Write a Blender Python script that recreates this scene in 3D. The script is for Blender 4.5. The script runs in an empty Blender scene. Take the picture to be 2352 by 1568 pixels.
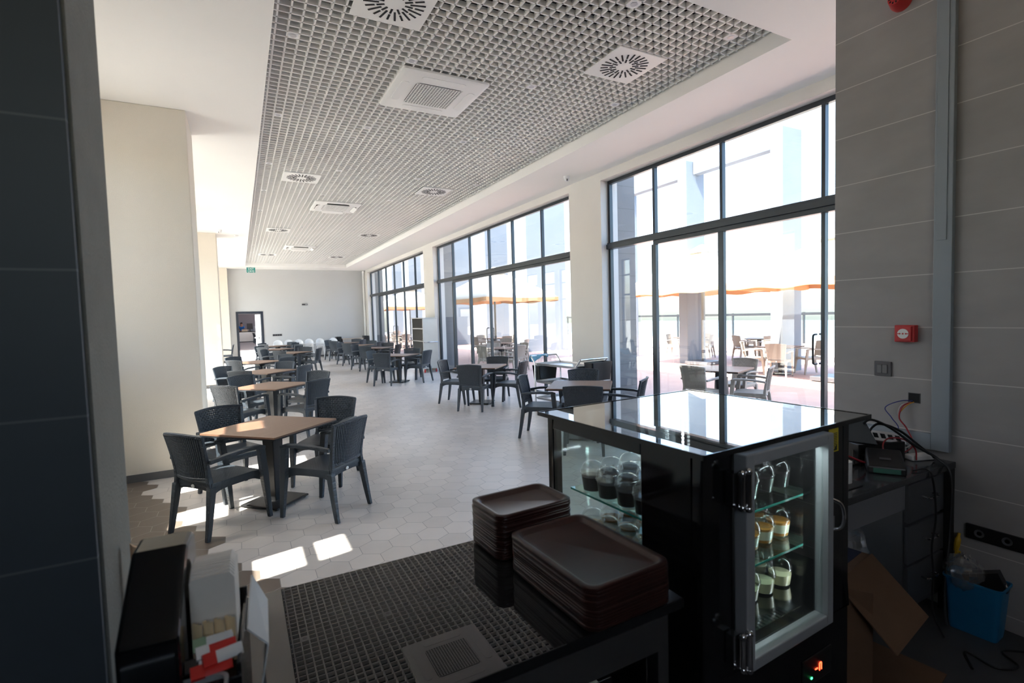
import bpy, bmesh, math, random
from mathutils import Vector, Matrix
random.seed(7)
C = bpy.context.scene.collection
S = bpy.context.scene

# ------------------------------------------------------------------ camera
YAW, PIT, ROL = math.radians(28.122), math.radians(2.9635), math.radians(-1.6335)
def cam_axes():
    cy, sy = math.cos(YAW), math.sin(YAW)
    r = Vector((cy, -sy, 0)); fw = Vector((sy, cy, 0)); up = Vector((0, 0, 1))
    cp, sp = math.cos(PIT), math.sin(PIT)
    f2 = cp*fw - sp*up; u2 = cp*up + sp*fw
    cr, sr = math.cos(ROL), math.sin(ROL)
    return cr*r + sr*u2, cr*u2 - sr*r, f2
R_, U_, F_ = cam_axes()
cd = bpy.data.cameras.new('camera'); cam = bpy.data.objects.new('camera', cd); C.objects.link(cam)
cd.sensor_width = 36.0; cd.lens = 1169.2/2352*36.0; cd.clip_start = 0.05; cd.clip_end = 800
cam.matrix_world = Matrix(((R_.x, U_.x, -F_.x, 0), (R_.y, U_.y, -F_.y, 0), (R_.z, U_.z, -F_.z, 1.75), (0, 0, 0, 1)))
cd.dof.use_dof = True; cd.dof.focus_distance = 5.0; cd.dof.aperture_fstop = 3.5
S.camera = cam

# ------------------------------------------------------------------ sky, sun, exposure
SUN_EL, SUN_AZ = math.radians(55.6), math.radians(12.0)
world = bpy.data.worlds.new('sky'); S.world = world; world.use_nodes = True
wn = world.node_tree.nodes; wl = world.node_tree.links
wn.clear()
sky = wn.new('ShaderNodeTexSky'); sky.sky_type = 'NISHITA'; sky.sun_disc = False
sky.sun_elevation = SUN_EL; sky.sun_rotation = math.radians(270); sky.air_density = 1.0; sky.dust_density = 2.5
bg = wn.new('ShaderNodeBackground'); bg.inputs['Strength'].default_value = 0.30
wo = wn.new('ShaderNodeOutputWorld')
wl.new(sky.outputs[0], bg.inputs[0]); wl.new(bg.outputs[0], wo.inputs[0])
sd = Vector((math.cos(SUN_EL)*math.cos(SUN_AZ), math.cos(SUN_EL)*math.sin(SUN_AZ), -math.sin(SUN_EL)))
sl = bpy.data.lights.new('sun', 'SUN'); sl.energy = 7.0; sl.angle = math.radians(0.6); sl.color = (1.0, 0.95, 0.88)
so = bpy.data.objects.new('sun', sl); C.objects.link(so)
so.rotation_euler = sd.to_track_quat('-Z', 'Y').to_euler(); so.location = (-20, -4, 30)
S.view_settings.view_transform = 'Standard'; S.view_settings.look = 'None'
S.view_settings.gamma = 1.0; S.view_settings.use_curve_mapping = False
S.view_settings.exposure = 2.08
cy_ = S.cycles
cy_.use_denoising = True; cy_.max_bounces = 10; cy_.diffuse_bounces = 6; cy_.glossy_bounces = 5
cy_.transmission_bounces = 6; cy_.transparent_max_bounces = 20; cy_.caustics_reflective = False; cy_.caustics_refractive = False
cy_.sample_clamp_indirect = 8.0

# ------------------------------------------------------------------ materials
MATS = {}
def _p(m): return m.node_tree.nodes['Principled BSDF']
def mat(name, col, rough=0.5, metal=0.0, var=0.0, vscale=8.0, bump=0.0, bscale=60.0, spec=0.5, emit=None, estr=0.0, stretch=None):
    if name in MATS: return MATS[name]
    m = bpy.data.materials.new(name); m.use_nodes = True; p = _p(m); n = m.node_tree.nodes; l = m.node_tree.links
    p.inputs['Base Color'].default_value = (*col, 1); p.inputs['Roughness'].default_value = rough
    p.inputs['Metallic'].default_value = metal; p.inputs['Specular IOR Level'].default_value = spec
    tc = n.new('ShaderNodeTexCoord')
    src = tc.outputs['Object']
    if stretch:
        mp = n.new('ShaderNodeMapping'); mp.inputs['Scale'].default_value = stretch; l.new(src, mp.inputs[0]); src = mp.outputs[0]
    if var > 0:
        t = n.new('ShaderNodeTexNoise'); t.inputs['Scale'].default_value = vscale; t.inputs['Detail'].default_value = 4
        l.new(src, t.inputs['Vector'])
        mx = n.new('ShaderNodeMix'); mx.data_type = 'RGBA'
        a = tuple(max(0, c*(1-var)) for c in col); b = tuple(min(1, c*(1+var)) for c in col)
        mx.inputs['A'].default_value = (*a, 1); mx.inputs['B'].default_value = (*b, 1)
        l.new(t.outputs['Fac'], mx.inputs['Factor']); l.new(mx.outputs['Result'], p.inputs['Base Color'])
    if bump > 0:
        t2 = n.new('ShaderNodeTexNoise'); t2.inputs['Scale'].default_value = bscale; l.new(src, t2.inputs['Vector'])
        bp = n.new('ShaderNodeBump'); bp.inputs['Strength'].default_value = bump; bp.inputs['Distance'].default_value = 0.01
        l.new(t2.outputs['Fac'], bp.inputs['Height']); l.new(bp.outputs['Normal'], p.inputs['Normal'])
    if emit:
        p.inputs['Emission Color'].default_value = (*emit, 1); p.inputs['Emission Strength'].default_value = estr
    MATS[name] = m
    return m

def glass(name, tint=(0.93, 0.97, 0.95), base=0.04, power=5.0, rough=0.0, dirt=0.0, refl=1.0):
    if name in MATS: return MATS[name]
    m = bpy.data.materials.new(name); m.use_nodes = True; n = m.node_tree.nodes; l = m.node_tree.links; n.clear()
    o = n.new('ShaderNodeOutputMaterial'); tr = n.new('ShaderNodeBsdfTransparent'); tr.inputs[0].default_value = (*tint, 1)
    gl = n.new('ShaderNodeBsdfGlossy'); gl.inputs['Roughness'].default_value = rough; gl.inputs['Color'].default_value = (refl, refl, refl, 1)
    lw = n.new('ShaderNodeLayerWeight'); lw.inputs['Blend'].default_value = 0.5
    pw = n.new('ShaderNodeMath'); pw.operation = 'POWER'; pw.inputs[1].default_value = power
    mu = n.new('ShaderNodeMath'); mu.operation = 'MULTIPLY_ADD'; mu.inputs[1].default_value = 1-base; mu.inputs[2].default_value = base
    mx = n.new('ShaderNodeMixShader')
    l.new(lw.outputs['Facing'], pw.inputs[0]); l.new(pw.outputs[0], mu.inputs[0]); l.new(mu.outputs[0], mx.inputs[0])
    l.new(tr.outputs[0], mx.inputs[1]); l.new(gl.outputs[0], mx.inputs[2])
    out = mx.outputs[0]
    if dirt > 0:
        df = n.new('ShaderNodeBsdfDiffuse'); df.inputs[0].default_value = (0.8, 0.8, 0.8, 1)
        m2 = n.new('ShaderNodeMixShader'); m2.inputs[0].default_value = dirt
        l.new(out, m2.inputs[1]); l.new(df.outputs[0], m2.inputs[2]); out = m2.outputs[0]
    l.new(out, o.inputs[0]); MATS[name] = m
    return m

def vmath(n, op, **kw):
    v = n.new('ShaderNodeVectorMath'); v.operation = op
    return v

def hex_floor(name, light, dark, pitch=0.228, ox=1.3, oy=3.892, all_dark=False):
    m = bpy.data.materials.new(name); m.use_nodes = True; n = m.node_tree.nodes; l = m.node_tree.links; p = _p(m)
    tc = n.new('ShaderNodeTexCoord')
    def V(op, a, b=None, out='Vector'):
        v = n.new('ShaderNodeVectorMath'); v.operation = op
        for i, s in enumerate((a, b)):
            if s is None: continue
            if isinstance(s, tuple): v.inputs[i].default_value = s
            else: l.new(s, v.inputs[i])
        return v.outputs[out]
    def Mt(op, a, b=None, c=None):
        v = n.new('ShaderNodeMath'); v.operation = op
        for i, s in enumerate((a, b, c)):
            if s is None: continue
            if isinstance(s, (int, float)): v.inputs[i].default_value = s
            else: l.new(s, v.inputs[i])
        return v.outputs[0]
    q = V('SUBTRACT', tc.outputs['Object'], (ox, oy, 0))
    q = V('MULTIPLY', q, (1/pitch, 1/pitch, 0))
    r3 = 1.7320508
    def cell(off):
        a = V('ADD', q, off) if off else q
        a = V('ADD', a, (0.5, r3/2, 0.5))
        a = V('MULTIPLY', a, (1, 1/r3, 1))
        a = V('FRACTION', a)
        a = V('MULTIPLY', a, (1, r3, 0))
        return V('SUBTRACT', a, (0.5, r3/2, 0))
    a = cell(None); b = cell((0.5, r3/2, 0))
    la = V('LENGTH', a, out='Value'); lb = V('LENGTH', b, out='Value')
    sel = Mt('LESS_THAN', lb, la)
    mv = n.new('ShaderNodeMix'); mv.data_type = 'VECTOR'
    l.new(sel, mv.inputs['Factor']); l.new(a, mv.inputs[4]); l.new(b, mv.inputs[5])
    g = mv.outputs[1]
    ab = V('ABSOLUTE', g)
    d1 = V('DOT_PRODUCT', ab, (0.5, r3/2, 0), out='Value')
    sx = n.new('ShaderNodeSeparateXYZ'); l.new(ab, sx.inputs[0])
    dist = Mt('MAXIMUM', sx.outputs[0], d1)
    grout = Mt('GREATER_THAN', dist, 0.491)
    cid = V('SUBTRACT', q, g)
    cw = V('MULTIPLY', cid, (pitch, pitch, 0)); cw = V('ADD', cw, (ox, oy, 0))
    wn_ = n.new('ShaderNodeTexWhiteNoise'); wn_.noise_dimensions = '2D'
    rd = V('ADD', cid, (0.013, 0.017, 0)); 
    sn = V('SNAP', rd, (0.25, 0.25, 1)); l.new(sn, wn_.inputs['Vector'])
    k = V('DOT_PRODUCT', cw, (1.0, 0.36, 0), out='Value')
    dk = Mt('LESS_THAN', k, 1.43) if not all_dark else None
    ns = n.new('ShaderNodeTexNoise'); ns.inputs['Scale'].default_value = 5; ns.inputs['Detail'].default_value = 6
    l.new(tc.outputs['Object'], ns.inputs['Vector'])
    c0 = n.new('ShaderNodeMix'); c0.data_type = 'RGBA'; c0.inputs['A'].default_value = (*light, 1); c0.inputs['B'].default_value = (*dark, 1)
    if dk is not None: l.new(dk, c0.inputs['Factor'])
    else: c0.inputs['Factor'].default_value = 1
    br = Mt('MULTIPLY_ADD', wn_.outputs['Value'], 0.12, 0.86)
    br = Mt('MULTIPLY_ADD', ns.outputs['Fac'], 0.16, br)
    hs = n.new('ShaderNodeHueSaturation'); l.new(c0.outputs['Result'], hs.inputs['Color']); l.new(br, hs.inputs['Value'])
    gm = n.new('ShaderNodeMix'); gm.data_type = 'RGBA'
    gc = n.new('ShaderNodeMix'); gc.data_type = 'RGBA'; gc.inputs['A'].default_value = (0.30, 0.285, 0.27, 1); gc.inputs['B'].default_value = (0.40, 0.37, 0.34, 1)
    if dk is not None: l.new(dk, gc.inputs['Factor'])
    l.new(grout, gm.inputs['Factor']); l.new(hs.outputs[0], gm.inputs['A']); l.new(gc.outputs['Result'], gm.inputs['B'])
    l.new(gm.outputs['Result'], p.inputs['Base Color'])
    p.inputs['Roughness'].default_value = 0.33; p.inputs['Specular IOR Level'].default_value = 0.5
    bp = n.new('ShaderNodeBump'); bp.invert = True; bp.inputs['Strength'].default_value = 0.4; bp.inputs['Distance'].default_value = 0.003
    l.new(grout, bp.inputs['Height']); l.new(bp.outputs['Normal'], p.inputs['Normal'])
    return m

def row_tile(name, col, grout, row, z0, var=0.18):
    m = bpy.data.materials.new(name); m.use_nodes = True; n = m.node_tree.nodes; l = m.node_tree.links; p = _p(m)
    tc = n.new('ShaderNodeTexCoord'); sp = n.new('ShaderNodeSeparateXYZ'); l.new(tc.outputs['Object'], sp.inputs[0])
    def Mt(op, a, b):
        v = n.new('ShaderNodeMath'); v.operation = op
        for i, s in enumerate((a, b)):
            if isinstance(s, (int, float)): v.inputs[i].default_value = s
            else: l.new(s, v.inputs[i])
        return v.outputs[0]
    t = Mt('DIVIDE', Mt('SUBTRACT', sp.outputs[2], z0 - 60*row), row)
    fr = Mt('FRACT', t, 0); gr = Mt('LESS_THAN', fr, 0.016)
    fl = Mt('FLOOR', t, 0)
    ns = n.new('ShaderNodeTexNoise'); ns.inputs['Scale'].default_value = 3.0; ns.inputs['Detail'].default_value = 7
    mp = n.new('ShaderNodeMapping'); mp.inputs['Scale'].default_value = (1, 1, 2.2); l.new(tc.outputs['Object'], mp.inputs[0])
    l.new(mp.outputs[0], ns.inputs['Vector'])
    a = tuple(c*(1-var) for c in col); b = tuple(c*(1+var) for c in col)
    mx = n.new('ShaderNodeMix'); mx.data_type = 'RGBA'; mx.inputs['A'].default_value = (*a, 1); mx.inputs['B'].default_value = (*b, 1)
    l.new(ns.outputs['Fac'], mx.inputs['Factor'])
    g2 = n.new('ShaderNodeMix'); g2.data_type = 'RGBA'; g2.inputs['B'].default_value = (*grout, 1)
    l.new(gr, g2.inputs['Factor']); l.new(mx.outputs['Result'], g2.inputs['A']); l.new(g2.outputs['Result'], p.inputs['Base Color'])
    p.inputs['Roughness'].default_value = 0.55
    return m

def wood(name, c1, c2, rough=0.4, scale=(2, 26, 2), grain=1.0):
    m = bpy.data.materials.new(name); m.use_nodes = True; n = m.node_tree.nodes; l = m.node_tree.links; p = _p(m)
    tc = n.new('ShaderNodeTexCoord'); mp = n.new('ShaderNodeMapping'); mp.inputs['Scale'].default_value = scale
    l.new(tc.outputs['Object'], mp.inputs[0])
    ns = n.new('ShaderNodeTexNoise'); ns.inputs['Scale'].default_value = 2.0*grain; ns.inputs['Detail'].default_value = 8; ns.inputs['Distortion'].default_value = 0.6
    l.new(mp.outputs[0], ns.inputs['Vector'])
    mx = n.new('ShaderNodeMix'); mx.data_type = 'RGBA'; mx.inputs['A'].default_value = (*c1, 1); mx.inputs['B'].default_value = (*c2, 1)
    l.new(ns.outputs['Fac'], mx.inputs['Factor']); l.new(mx.outputs['Result'], p.inputs['Base Color'])
    p.inputs['Roughness'].default_value = rough
    MATS[name] = m
    return m

def rattan(name, col, rough=0.42):
    m = bpy.data.materials.new(name); m.use_nodes = True; n = m.node_tree.nodes; l = m.node_tree.links; p = _p(m)
    p.inputs['Base Color'].default_value = (*col, 1); p.inputs['Roughness'].default_value = rough
    tc = n.new('ShaderNodeTexCoord'); mp = n.new('ShaderNodeMapping'); mp.inputs['Scale'].default_value = (1, 1, 1)
    mp.inputs['Rotation'].default_value = (math.radians(20), 0, 0)
    l.new(tc.outputs['Object'], mp.inputs[0])
    br = n.new('ShaderNodeTexBrick'); br.inputs['Scale'].default_value = 1.0
    br.inputs['Brick Width'].default_value = 0.030; br.inputs['Row Height'].default_value = 0.013
    br.inputs['Mortar Size'].default_value = 0.0025; br.inputs['Mortar Smooth'].default_value = 0.6
    br.inputs['Color1'].default_value = (1, 1, 1, 1); br.inputs['Color2'].default_value = (0.8, 0.8, 0.8, 1); br.inputs['Mortar'].default_value = (0, 0, 0, 1)
    l.new(mp.outputs[0], br.inputs['Vector'])
    bp = n.new('ShaderNodeBump'); bp.inputs['Strength'].default_value = 0.7; bp.inputs['Distance'].default_value = 0.004
    l.new(br.outputs['Color'], bp.inputs['Height']); l.new(bp.outputs['Normal'], p.inputs['Normal'])
    MATS[name] = m
    return m

white_paint = mat('ceiling_white', (0.90, 0.89, 0.87), 0.75, var=0.02, vscale=1.5)
plaster = mat('beige_plaster', (0.72, 0.665, 0.575), 0.85, var=0.04, vscale=2.0, bump=0.25, bscale=160)
plaster_win = mat('window_wall_plaster', (0.75, 0.725, 0.685), 0.85, var=0.03, vscale=2.0, bump=0.2, bscale=160)
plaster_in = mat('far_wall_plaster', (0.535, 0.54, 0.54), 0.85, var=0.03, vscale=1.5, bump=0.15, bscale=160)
outer_wall = mat('outer_render', (0.7, 0.7, 0.68), 0.9, var=0.08, vscale=1.5)
tile_mat = row_tile('grey_wall_tile', (0.335, 0.325, 0.325), (0.58, 0.57, 0.56), 0.306, 1.75-0.139*1.0203)
tile_left = row_tile('slate_wall_tile', (0.050, 0.058, 0.068), (0.11, 0.12, 0.13), 0.306, 1.867, 0.12)
frame_mat = mat('anthracite_aluminium', (0.055, 0.065, 0.075), 0.32, 0.6, var=0.1)
grid_mat = mat('grid_white', (0.86, 0.855, 0.83), 0.5)
plate_mat = mat('plate_white', (0.85, 0.85, 0.83), 0.4)
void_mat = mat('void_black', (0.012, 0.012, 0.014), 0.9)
slot_mat = mat('slot_black', (0.01, 0.01, 0.012), 0.8)
base_mat = mat('skirting_grey', (0.12, 0.12, 0.12), 0.5, var=0.1)
chair_mat = rattan('charcoal_rattan', (0.034, 0.044, 0.056))
taupe_mat = rattan('taupe_rattan', (0.36, 0.31, 0.26))
table_mat = wood('walnut_laminate', (0.145, 0.072, 0.043), (0.23, 0.128, 0.08), 0.42, (2.2, 22, 2.2))
black_metal = mat('black_powdercoat', (0.018, 0.018, 0.019), 0.38, 0.2, var=0.1)
steel = mat('brushed_steel', (0.55, 0.55, 0.55), 0.28, 1.0, var=0.08, vscale=30, stretch=(1, 1, 20))
chrome = mat('chrome', (0.75, 0.75, 0.76), 0.12, 1.0)
alu = mat('satin_aluminium', (0.50, 0.51, 0.53), 0.42, 0.45, var=0.05)
granite = mat('black_granite', (0.012, 0.012, 0.013), 0.012, var=0.6, vscale=250)
grey_top = mat('dark_grey_worktop', (0.045, 0.047, 0.052), 0.12, var=0.3, vscale=200)
black_gloss = mat('black_gloss', (0.006, 0.006, 0.007), 0.10)
black_plastic = mat('black_plastic', (0.012, 0.012, 0.013), 0.35, var=0.2)
grey_plastic = mat('grey_plastic', (0.10, 0.10, 0.11), 0.4)
white_plastic = mat('white_plastic', (0.82, 0.82, 0.82), 0.35)
red_plastic = mat('red_plastic', (0.55, 0.03, 0.035), 0.35)
tray_mat = wood('mahogany_tray', (0.024, 0.0065, 0.0055), (0.046, 0.014, 0.011), 0.33, (3, 30, 3))
cardboard = mat('cardboard', (0.16, 0.09, 0.052), 0.8, var=0.12, vscale=12)
navy_print = mat('navy_print', (0.02, 0.025, 0.06), 0.7)
red_print = mat('red_print', (0.35, 0.03, 0.02), 0.7)
blue_plastic = mat('blue_plastic', (0.012, 0.16, 0.34), 0.35, var=0.05)
win_glass = glass('window_glass', (0.95, 0.975, 0.97), 0.045)
fridge_glass = glass('fridge_glass', (0.90, 0.95, 0.93), 0.05, dirt=0.015)
top_glass = glass('tinted_top_glass', (0.55, 0.58, 0.58), 0.06, 3.2)
shelf_glass = glass('shelf_glass', (0.80, 0.93, 0.89), 0.06)
cup_plastic = glass('clear_cup_plastic', (0.90, 0.90, 0.91), 0.035, 4.5, 0.03)
film_plastic = glass('clear_film', (0.82, 0.84, 0.86), 0.10, 2.0, 0.12, dirt=0.10)
green_edge = mat('green_glass_edge', (0.03, 0.28, 0.22), 0.15)
canvas = mat('cream_canvas', (0.74, 0.70, 0.63), 0.8, var=0.05)
orange_cloth = mat('orange_canvas', (0.74, 0.36, 0.15), 0.8)
paver = mat('terrace_paver', (0.50, 0.33, 0.27), 0.75, var=0.15, vscale=3)
ground_mat = mat('pale_ground', (0.55, 0.52, 0.47), 0.9, var=0.1, vscale=0.5)
concrete = mat('pale_concrete', (0.20, 0.235, 0.275), 0.85, var=0.10, vscale=1.2, bump=0.3, bscale=8)
sea_mat = mat('sea_blue', (0.10, 0.22, 0.32), 0.25, var=0.2, vscale=0.02)

# ------------------------------------------------------------------ mesh helper
class MB:
    def __init__(s): s.v = []; s.f = []; s.m = []
    def add(s, vs, fs, mi=0):
        o = len(s.v); s.v += [tuple(v) for v in vs]; s.f += [tuple(i+o for i in f) for f in fs]; s.m += [mi]*len(fs); return s
    def box(s, x0, x1, y0, y1, z0, z1, mi=0):
        vs = [(x, y, z) for z in (z0, z1) for y in (y0, y1) for x in (x0, x1)]
        return s.add(vs, [(0, 2, 3, 1), (4, 5, 7, 6), (0, 1, 5, 4), (2, 6, 7, 3), (0, 4, 6, 2), (1, 3, 7, 5)], mi)
    def hexa(s, c8, mi=0):
        return s.add(c8, [(0, 2, 3, 1), (4, 5, 7, 6), (0, 1, 5, 4), (2, 6, 7, 3), (0, 4, 6, 2), (1, 3, 7, 5)], mi)
    def obox(s, c, ax, ay, az, mi=0):
        c, ax, ay, az = Vector(c), Vector(ax), Vector(ay), Vector(az)
        return s.hexa([c + i*ax + j*ay + k*az for k in (-1, 1) for j in (-1, 1) for i in (-1, 1)], mi)
    def cyl(s, p0, p1, r0, r1=None, n=16, cap=True, mi=0):
        r1 = r0 if r1 is None else r1
        p0, p1 = Vector(p0), Vector(p1); d = (p1-p0).normalized()
        a = d.orthogonal().normalized(); b = d.cross(a)
        vs = []
        for p, r in ((p0, r0), (p1, r1)):
            for i in range(n):
                t = 2*math.pi*i/n; vs.append(p + r*(math.cos(t)*a + math.sin(t)*b))
        fs = [(i, (i+1) % n, n+(i+1) % n, n+i) for i in range(n)]
        if cap: fs += [tuple(range(n-1, -1, -1)), tuple(range(n, 2*n))]
        return s.add(vs, fs, mi)
    def lathe(s, prof, c=(0, 0, 0), n=20, mi=0, axis=None):
        vs = []; c = Vector(c)
        M = Matrix.Identity(3)
        if axis is not None: M = Vector((0, 0, 1)).rotation_difference(Vector(axis)).to_matrix()
        for r, z in prof:
            for i in range(n):
                t = 2*math.pi*i/n; vs.append(c + M @ Vector((r*math.cos(t), r*math.sin(t), z)))
        fs = []
        for k in range(len(prof)-1):
            for i in range(n):
                fs.append((k*n+i, k*n+(i+1) % n, (k+1)*n+(i+1) % n, (k+1)*n+i))
        if prof[0][0] > 1e-6: fs.append(tuple(range(n-1, -1, -1)))
        if prof[-1][0] > 1e-6: fs.append(tuple((len(prof)-1)*n+i for i in range(n)))
        return s.add(vs, fs, mi)
    def tube(s, pts, r, n=8, mi=0, rr=None):
        pts = [Vector(p) for p in pts]; vs = []; prev = None
        for i, p in enumerate(pts):
            d = (pts[min(i+1, len(pts)-1)] - pts[max(i-1, 0)]).normalized()
            a = d.orthogonal().normalized() if prev is None else (prev - prev.dot(d)*d).normalized()
            prev = a; b = d.cross(a); q = rr[i] if rr else r
            for k in range(n):
                t = 2*math.pi*k/n; vs.append(p + q*(math.cos(t)*a + math.sin(t)*b))
        m = len(pts); fs = []
        for i in range(m-1):
            for k in range(n): fs.append((i*n+k, i*n+(k+1) % n, (i+1)*n+(k+1) % n, (i+1)*n+k))
        fs += [tuple(range(n-1, -1, -1)), tuple((m-1)*n+k for k in range(n))]
        return s.add(vs, fs, mi)
    def sweep(s, pts, sec, mi=0):
        """pts: centres; sec: per point (u, v) half-vectors of a rectangular section"""
        vs = []
        for p, (u, v) in zip(pts, sec):
            p, u, v = Vector(p), Vector(u), Vector(v)
            vs += [p-u-v, p+u-v, p+u+v, p-u+v]
        m = len(pts); fs = [(3, 2, 1, 0), tuple(4*(m-1)+k for k in range(4))]
        for i in range(m-1):
            for k in range(4): fs.append((4*i+k, 4*i+(k+1) % 4, 4*i+4+(k+1) % 4, 4*i+4+k))
        return s.add(vs, fs, mi)
    def prism(s, poly, z0, z1, mi=0):
        n = len(poly)
        vs = [(x, y, z0) for x, y in poly] + [(x, y, z1) for x, y in poly]
        fs = [tuple(range(n-1, -1, -1)), tuple(range(n, 2*n))] + [(i, (i+1) % n, n+(i+1) % n, n+i) for i in range(n)]
        return s.add(vs, fs, mi)
    def loops(s, loops, mi=0, cap0=True, cap1=True):
        n = len(loops[0]); vs = [p for lp in loops for p in lp]; fs = []
        for k in range(len(loops)-1):
            for i in range(n): fs.append((k*n+i, k*n+(i+1) % n, (k+1)*n+(i+1) % n, (k+1)*n+i))
        if cap0: fs.append(tuple(range(n-1, -1, -1)))
        if cap1: fs.append(tuple((len(loops)-1)*n+i for i in range(n)))
        return s.add(vs, fs, mi)
    def quad(s, a, b, c, d, mi=0): return s.add([a, b, c, d], [(0, 1, 2, 3)], mi)
    def sphere(s, c, r, n=14, m=8, sz=1.0, mi=0, z0=-1.0):
        pr = []
        for i in range(m+1):
            t = -math.pi/2 + math.pi*i/m
            if math.sin(t) < z0: continue
            pr.append((max(r*math.cos(t), 0.0), r*sz*math.sin(t)))
        return s.lathe(pr, c, n, mi)
    def grid(s, fn, nu, nv, mi=0, thick=0.0):
        vs = [fn(i/(nu-1), j/(nv-1)) for j in range(nv) for i in range(nu)]
        fs = [(j*nu+i, j*nu+i+1, (j+1)*nu+i+1, (j+1)*nu+i) for j in range(nv-1) for i in range(nu-1)]
        return s.add(vs, fs, mi)
    def build(s, name, mats, parent=None, smooth=False, bevel=0.0, angle=40, solid=0.0, seg=2):
        me = bpy.data.meshes.new(name); me.from_pydata(s.v, [], s.f)
        mats = mats if isinstance(mats, (list, tuple)) else [mats]
        for m in mats: me.materials.append(m)
        if len(mats) > 1: me.polygons.foreach_set('material_index', s.m)
        bm = bmesh.new(); bm.from_mesh(me)
        bmesh.ops.remove_doubles(bm, verts=bm.verts, dist=1e-6)
        bmesh.ops.recalc_face_normals(bm, faces=bm.faces)
        if bevel > 0:
            es = [e for e in bm.edges if len(e.link_faces) == 2 and e.calc_face_angle(0) > math.radians(50)]
            bmesh.ops.bevel(bm, geom=es, offset=bevel, segments=seg, profile=0.5, affect='EDGES', clamp_overlap=True)
        if smooth:
            for f in bm.faces: f.smooth = True
            for e in bm.edges:
                if len(e.link_faces) == 2 and e.calc_face_angle(0) > math.radians(angle): e.smooth = False
        bm.to_mesh(me); bm.free(); me.update()
        o = bpy.data.objects.new(name, me); C.objects.link(o)
        if parent is not None: o.parent = parent
        if solid:
            md = o.modifiers.new('thick', 'SOLIDIFY'); md.thickness = solid; md.offset = 0
        return o

def tag(o, label, cat, group=None, kind=None):
    o['label'] = label; o['category'] = cat
    if group: o['group'] = group
    if kind: o['kind'] = kind
    return o
def thing(name, label, cat, loc=(0, 0, 0), rz=0.0, group=None):
    o = bpy.data.objects.new(name, None); o.empty_display_size = 0.1; C.objects.link(o)
    o.location = loc; o.rotation_euler = (0, 0, rz)
    return tag(o, label, cat, group)
def struct(o): o['kind'] = 'structure'; return o
KIDS = {}
def kids(o):
    return list(o.children)
def dup(root, loc, rz=0.0, label=None, group=None, mats=None):
    r = root.copy(); C.objects.link(r); r.location = loc; r.rotation_euler = (0, 0, rz)
    if label: r['label'] = label
    if group: r['group'] = group
    if mats: _swap(r, mats)
    for ch in kids(root):
        c = ch.copy(); C.objects.link(c); c.parent = r
        if mats: _swap(c, mats)
        for g in kids(ch):
            d = g.copy(); C.objects.link(d); d.parent = c
            if mats: _swap(d, mats)
    return r
def _swap(o, mp):
    for sl_ in o.material_slots:
        m = sl_.material
        if m and m.name in mp:
            sl_.link = 'OBJECT'; sl_.material = mp[m.name]

def rrect(cx, cy, hx, hy, r, n=6, z=None):
    pts = []
    for (sx, sy, a0) in ((1, 1, 0), (-1, 1, 90), (-1, -1, 180), (1, -1, 270)):
        for k in range(n+1):
            t = math.radians(a0 + 90*k/n)
            pts.append((cx + sx*(hx-r) + r*math.cos(t), cy + sy*(hy-r) + r*math.sin(t)))
    return pts if z is None else [(x, y, z) for x, y in pts]

def bez(pts, n=10):
    """Catmull-Rom through the points"""
    P = [Vector(p) for p in pts]; P = [2*P[0]-P[1]] + P + [2*P[-1]-P[-2]]; out = []
    for i in range(1, len(P)-2):
        for k in range(n):
            t = k/n
            out.append(0.5*((2*P[i]) + (-P[i-1]+P[i+1])*t + (2*P[i-1]-5*P[i]+4*P[i+1]-P[i+2])*t*t + (-P[i-1]+3*P[i]-3*P[i+1]+P[i+2])*t**3))
    out.append(P[-2]); return out

# ================================================================== SETTING
ZC = 4.19                      # flat ceiling
XW, XG = 5.68, 5.87            # window wall, its glazing line
YF = 26.26                     # far wall
XL = -1.6                      # column-side outer wall
XT = 3.52                      # tiled bar wall
CX0, CX1, CY0, CY1 = 0.36, 4.58, 2.98, 24.9   # ceiling coffer

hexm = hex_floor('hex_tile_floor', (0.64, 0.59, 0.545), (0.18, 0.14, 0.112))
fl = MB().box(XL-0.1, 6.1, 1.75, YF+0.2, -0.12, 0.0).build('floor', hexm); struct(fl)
barfl = MB().box(-3.0, XT, -2.6, 1.75, -0.12, 0.0).build('floor_bar', row_tile('dark_bar_tile', (0.06, 0.06, 0.065), (0.10, 0.10, 0.10), 0.6, 0)); struct(barfl)

b = MB()
b.box(-3.1, CX0, -2.7, 1.67, ZC, ZC+0.24); b.box(XL, CX0, 1.67, YF, ZC, ZC+0.24); b.box(CX1, XW+0.02, -2.6, YF, ZC, ZC+0.24)
b.box(CX0, CX1, -2.6, CY0, ZC, ZC+0.24); b.box(CX0, CX1, CY1, YF, ZC, ZC+0.24)
struct(b.build('ceiling', white_paint))
b = MB()
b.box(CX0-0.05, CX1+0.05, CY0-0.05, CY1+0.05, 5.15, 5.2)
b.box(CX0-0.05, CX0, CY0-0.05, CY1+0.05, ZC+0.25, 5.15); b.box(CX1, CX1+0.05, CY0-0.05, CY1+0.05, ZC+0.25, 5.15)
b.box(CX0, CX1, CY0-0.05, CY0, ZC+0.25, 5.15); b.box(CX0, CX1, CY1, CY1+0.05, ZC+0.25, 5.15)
struct(b.build('ceiling_void', void_mat))
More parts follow.
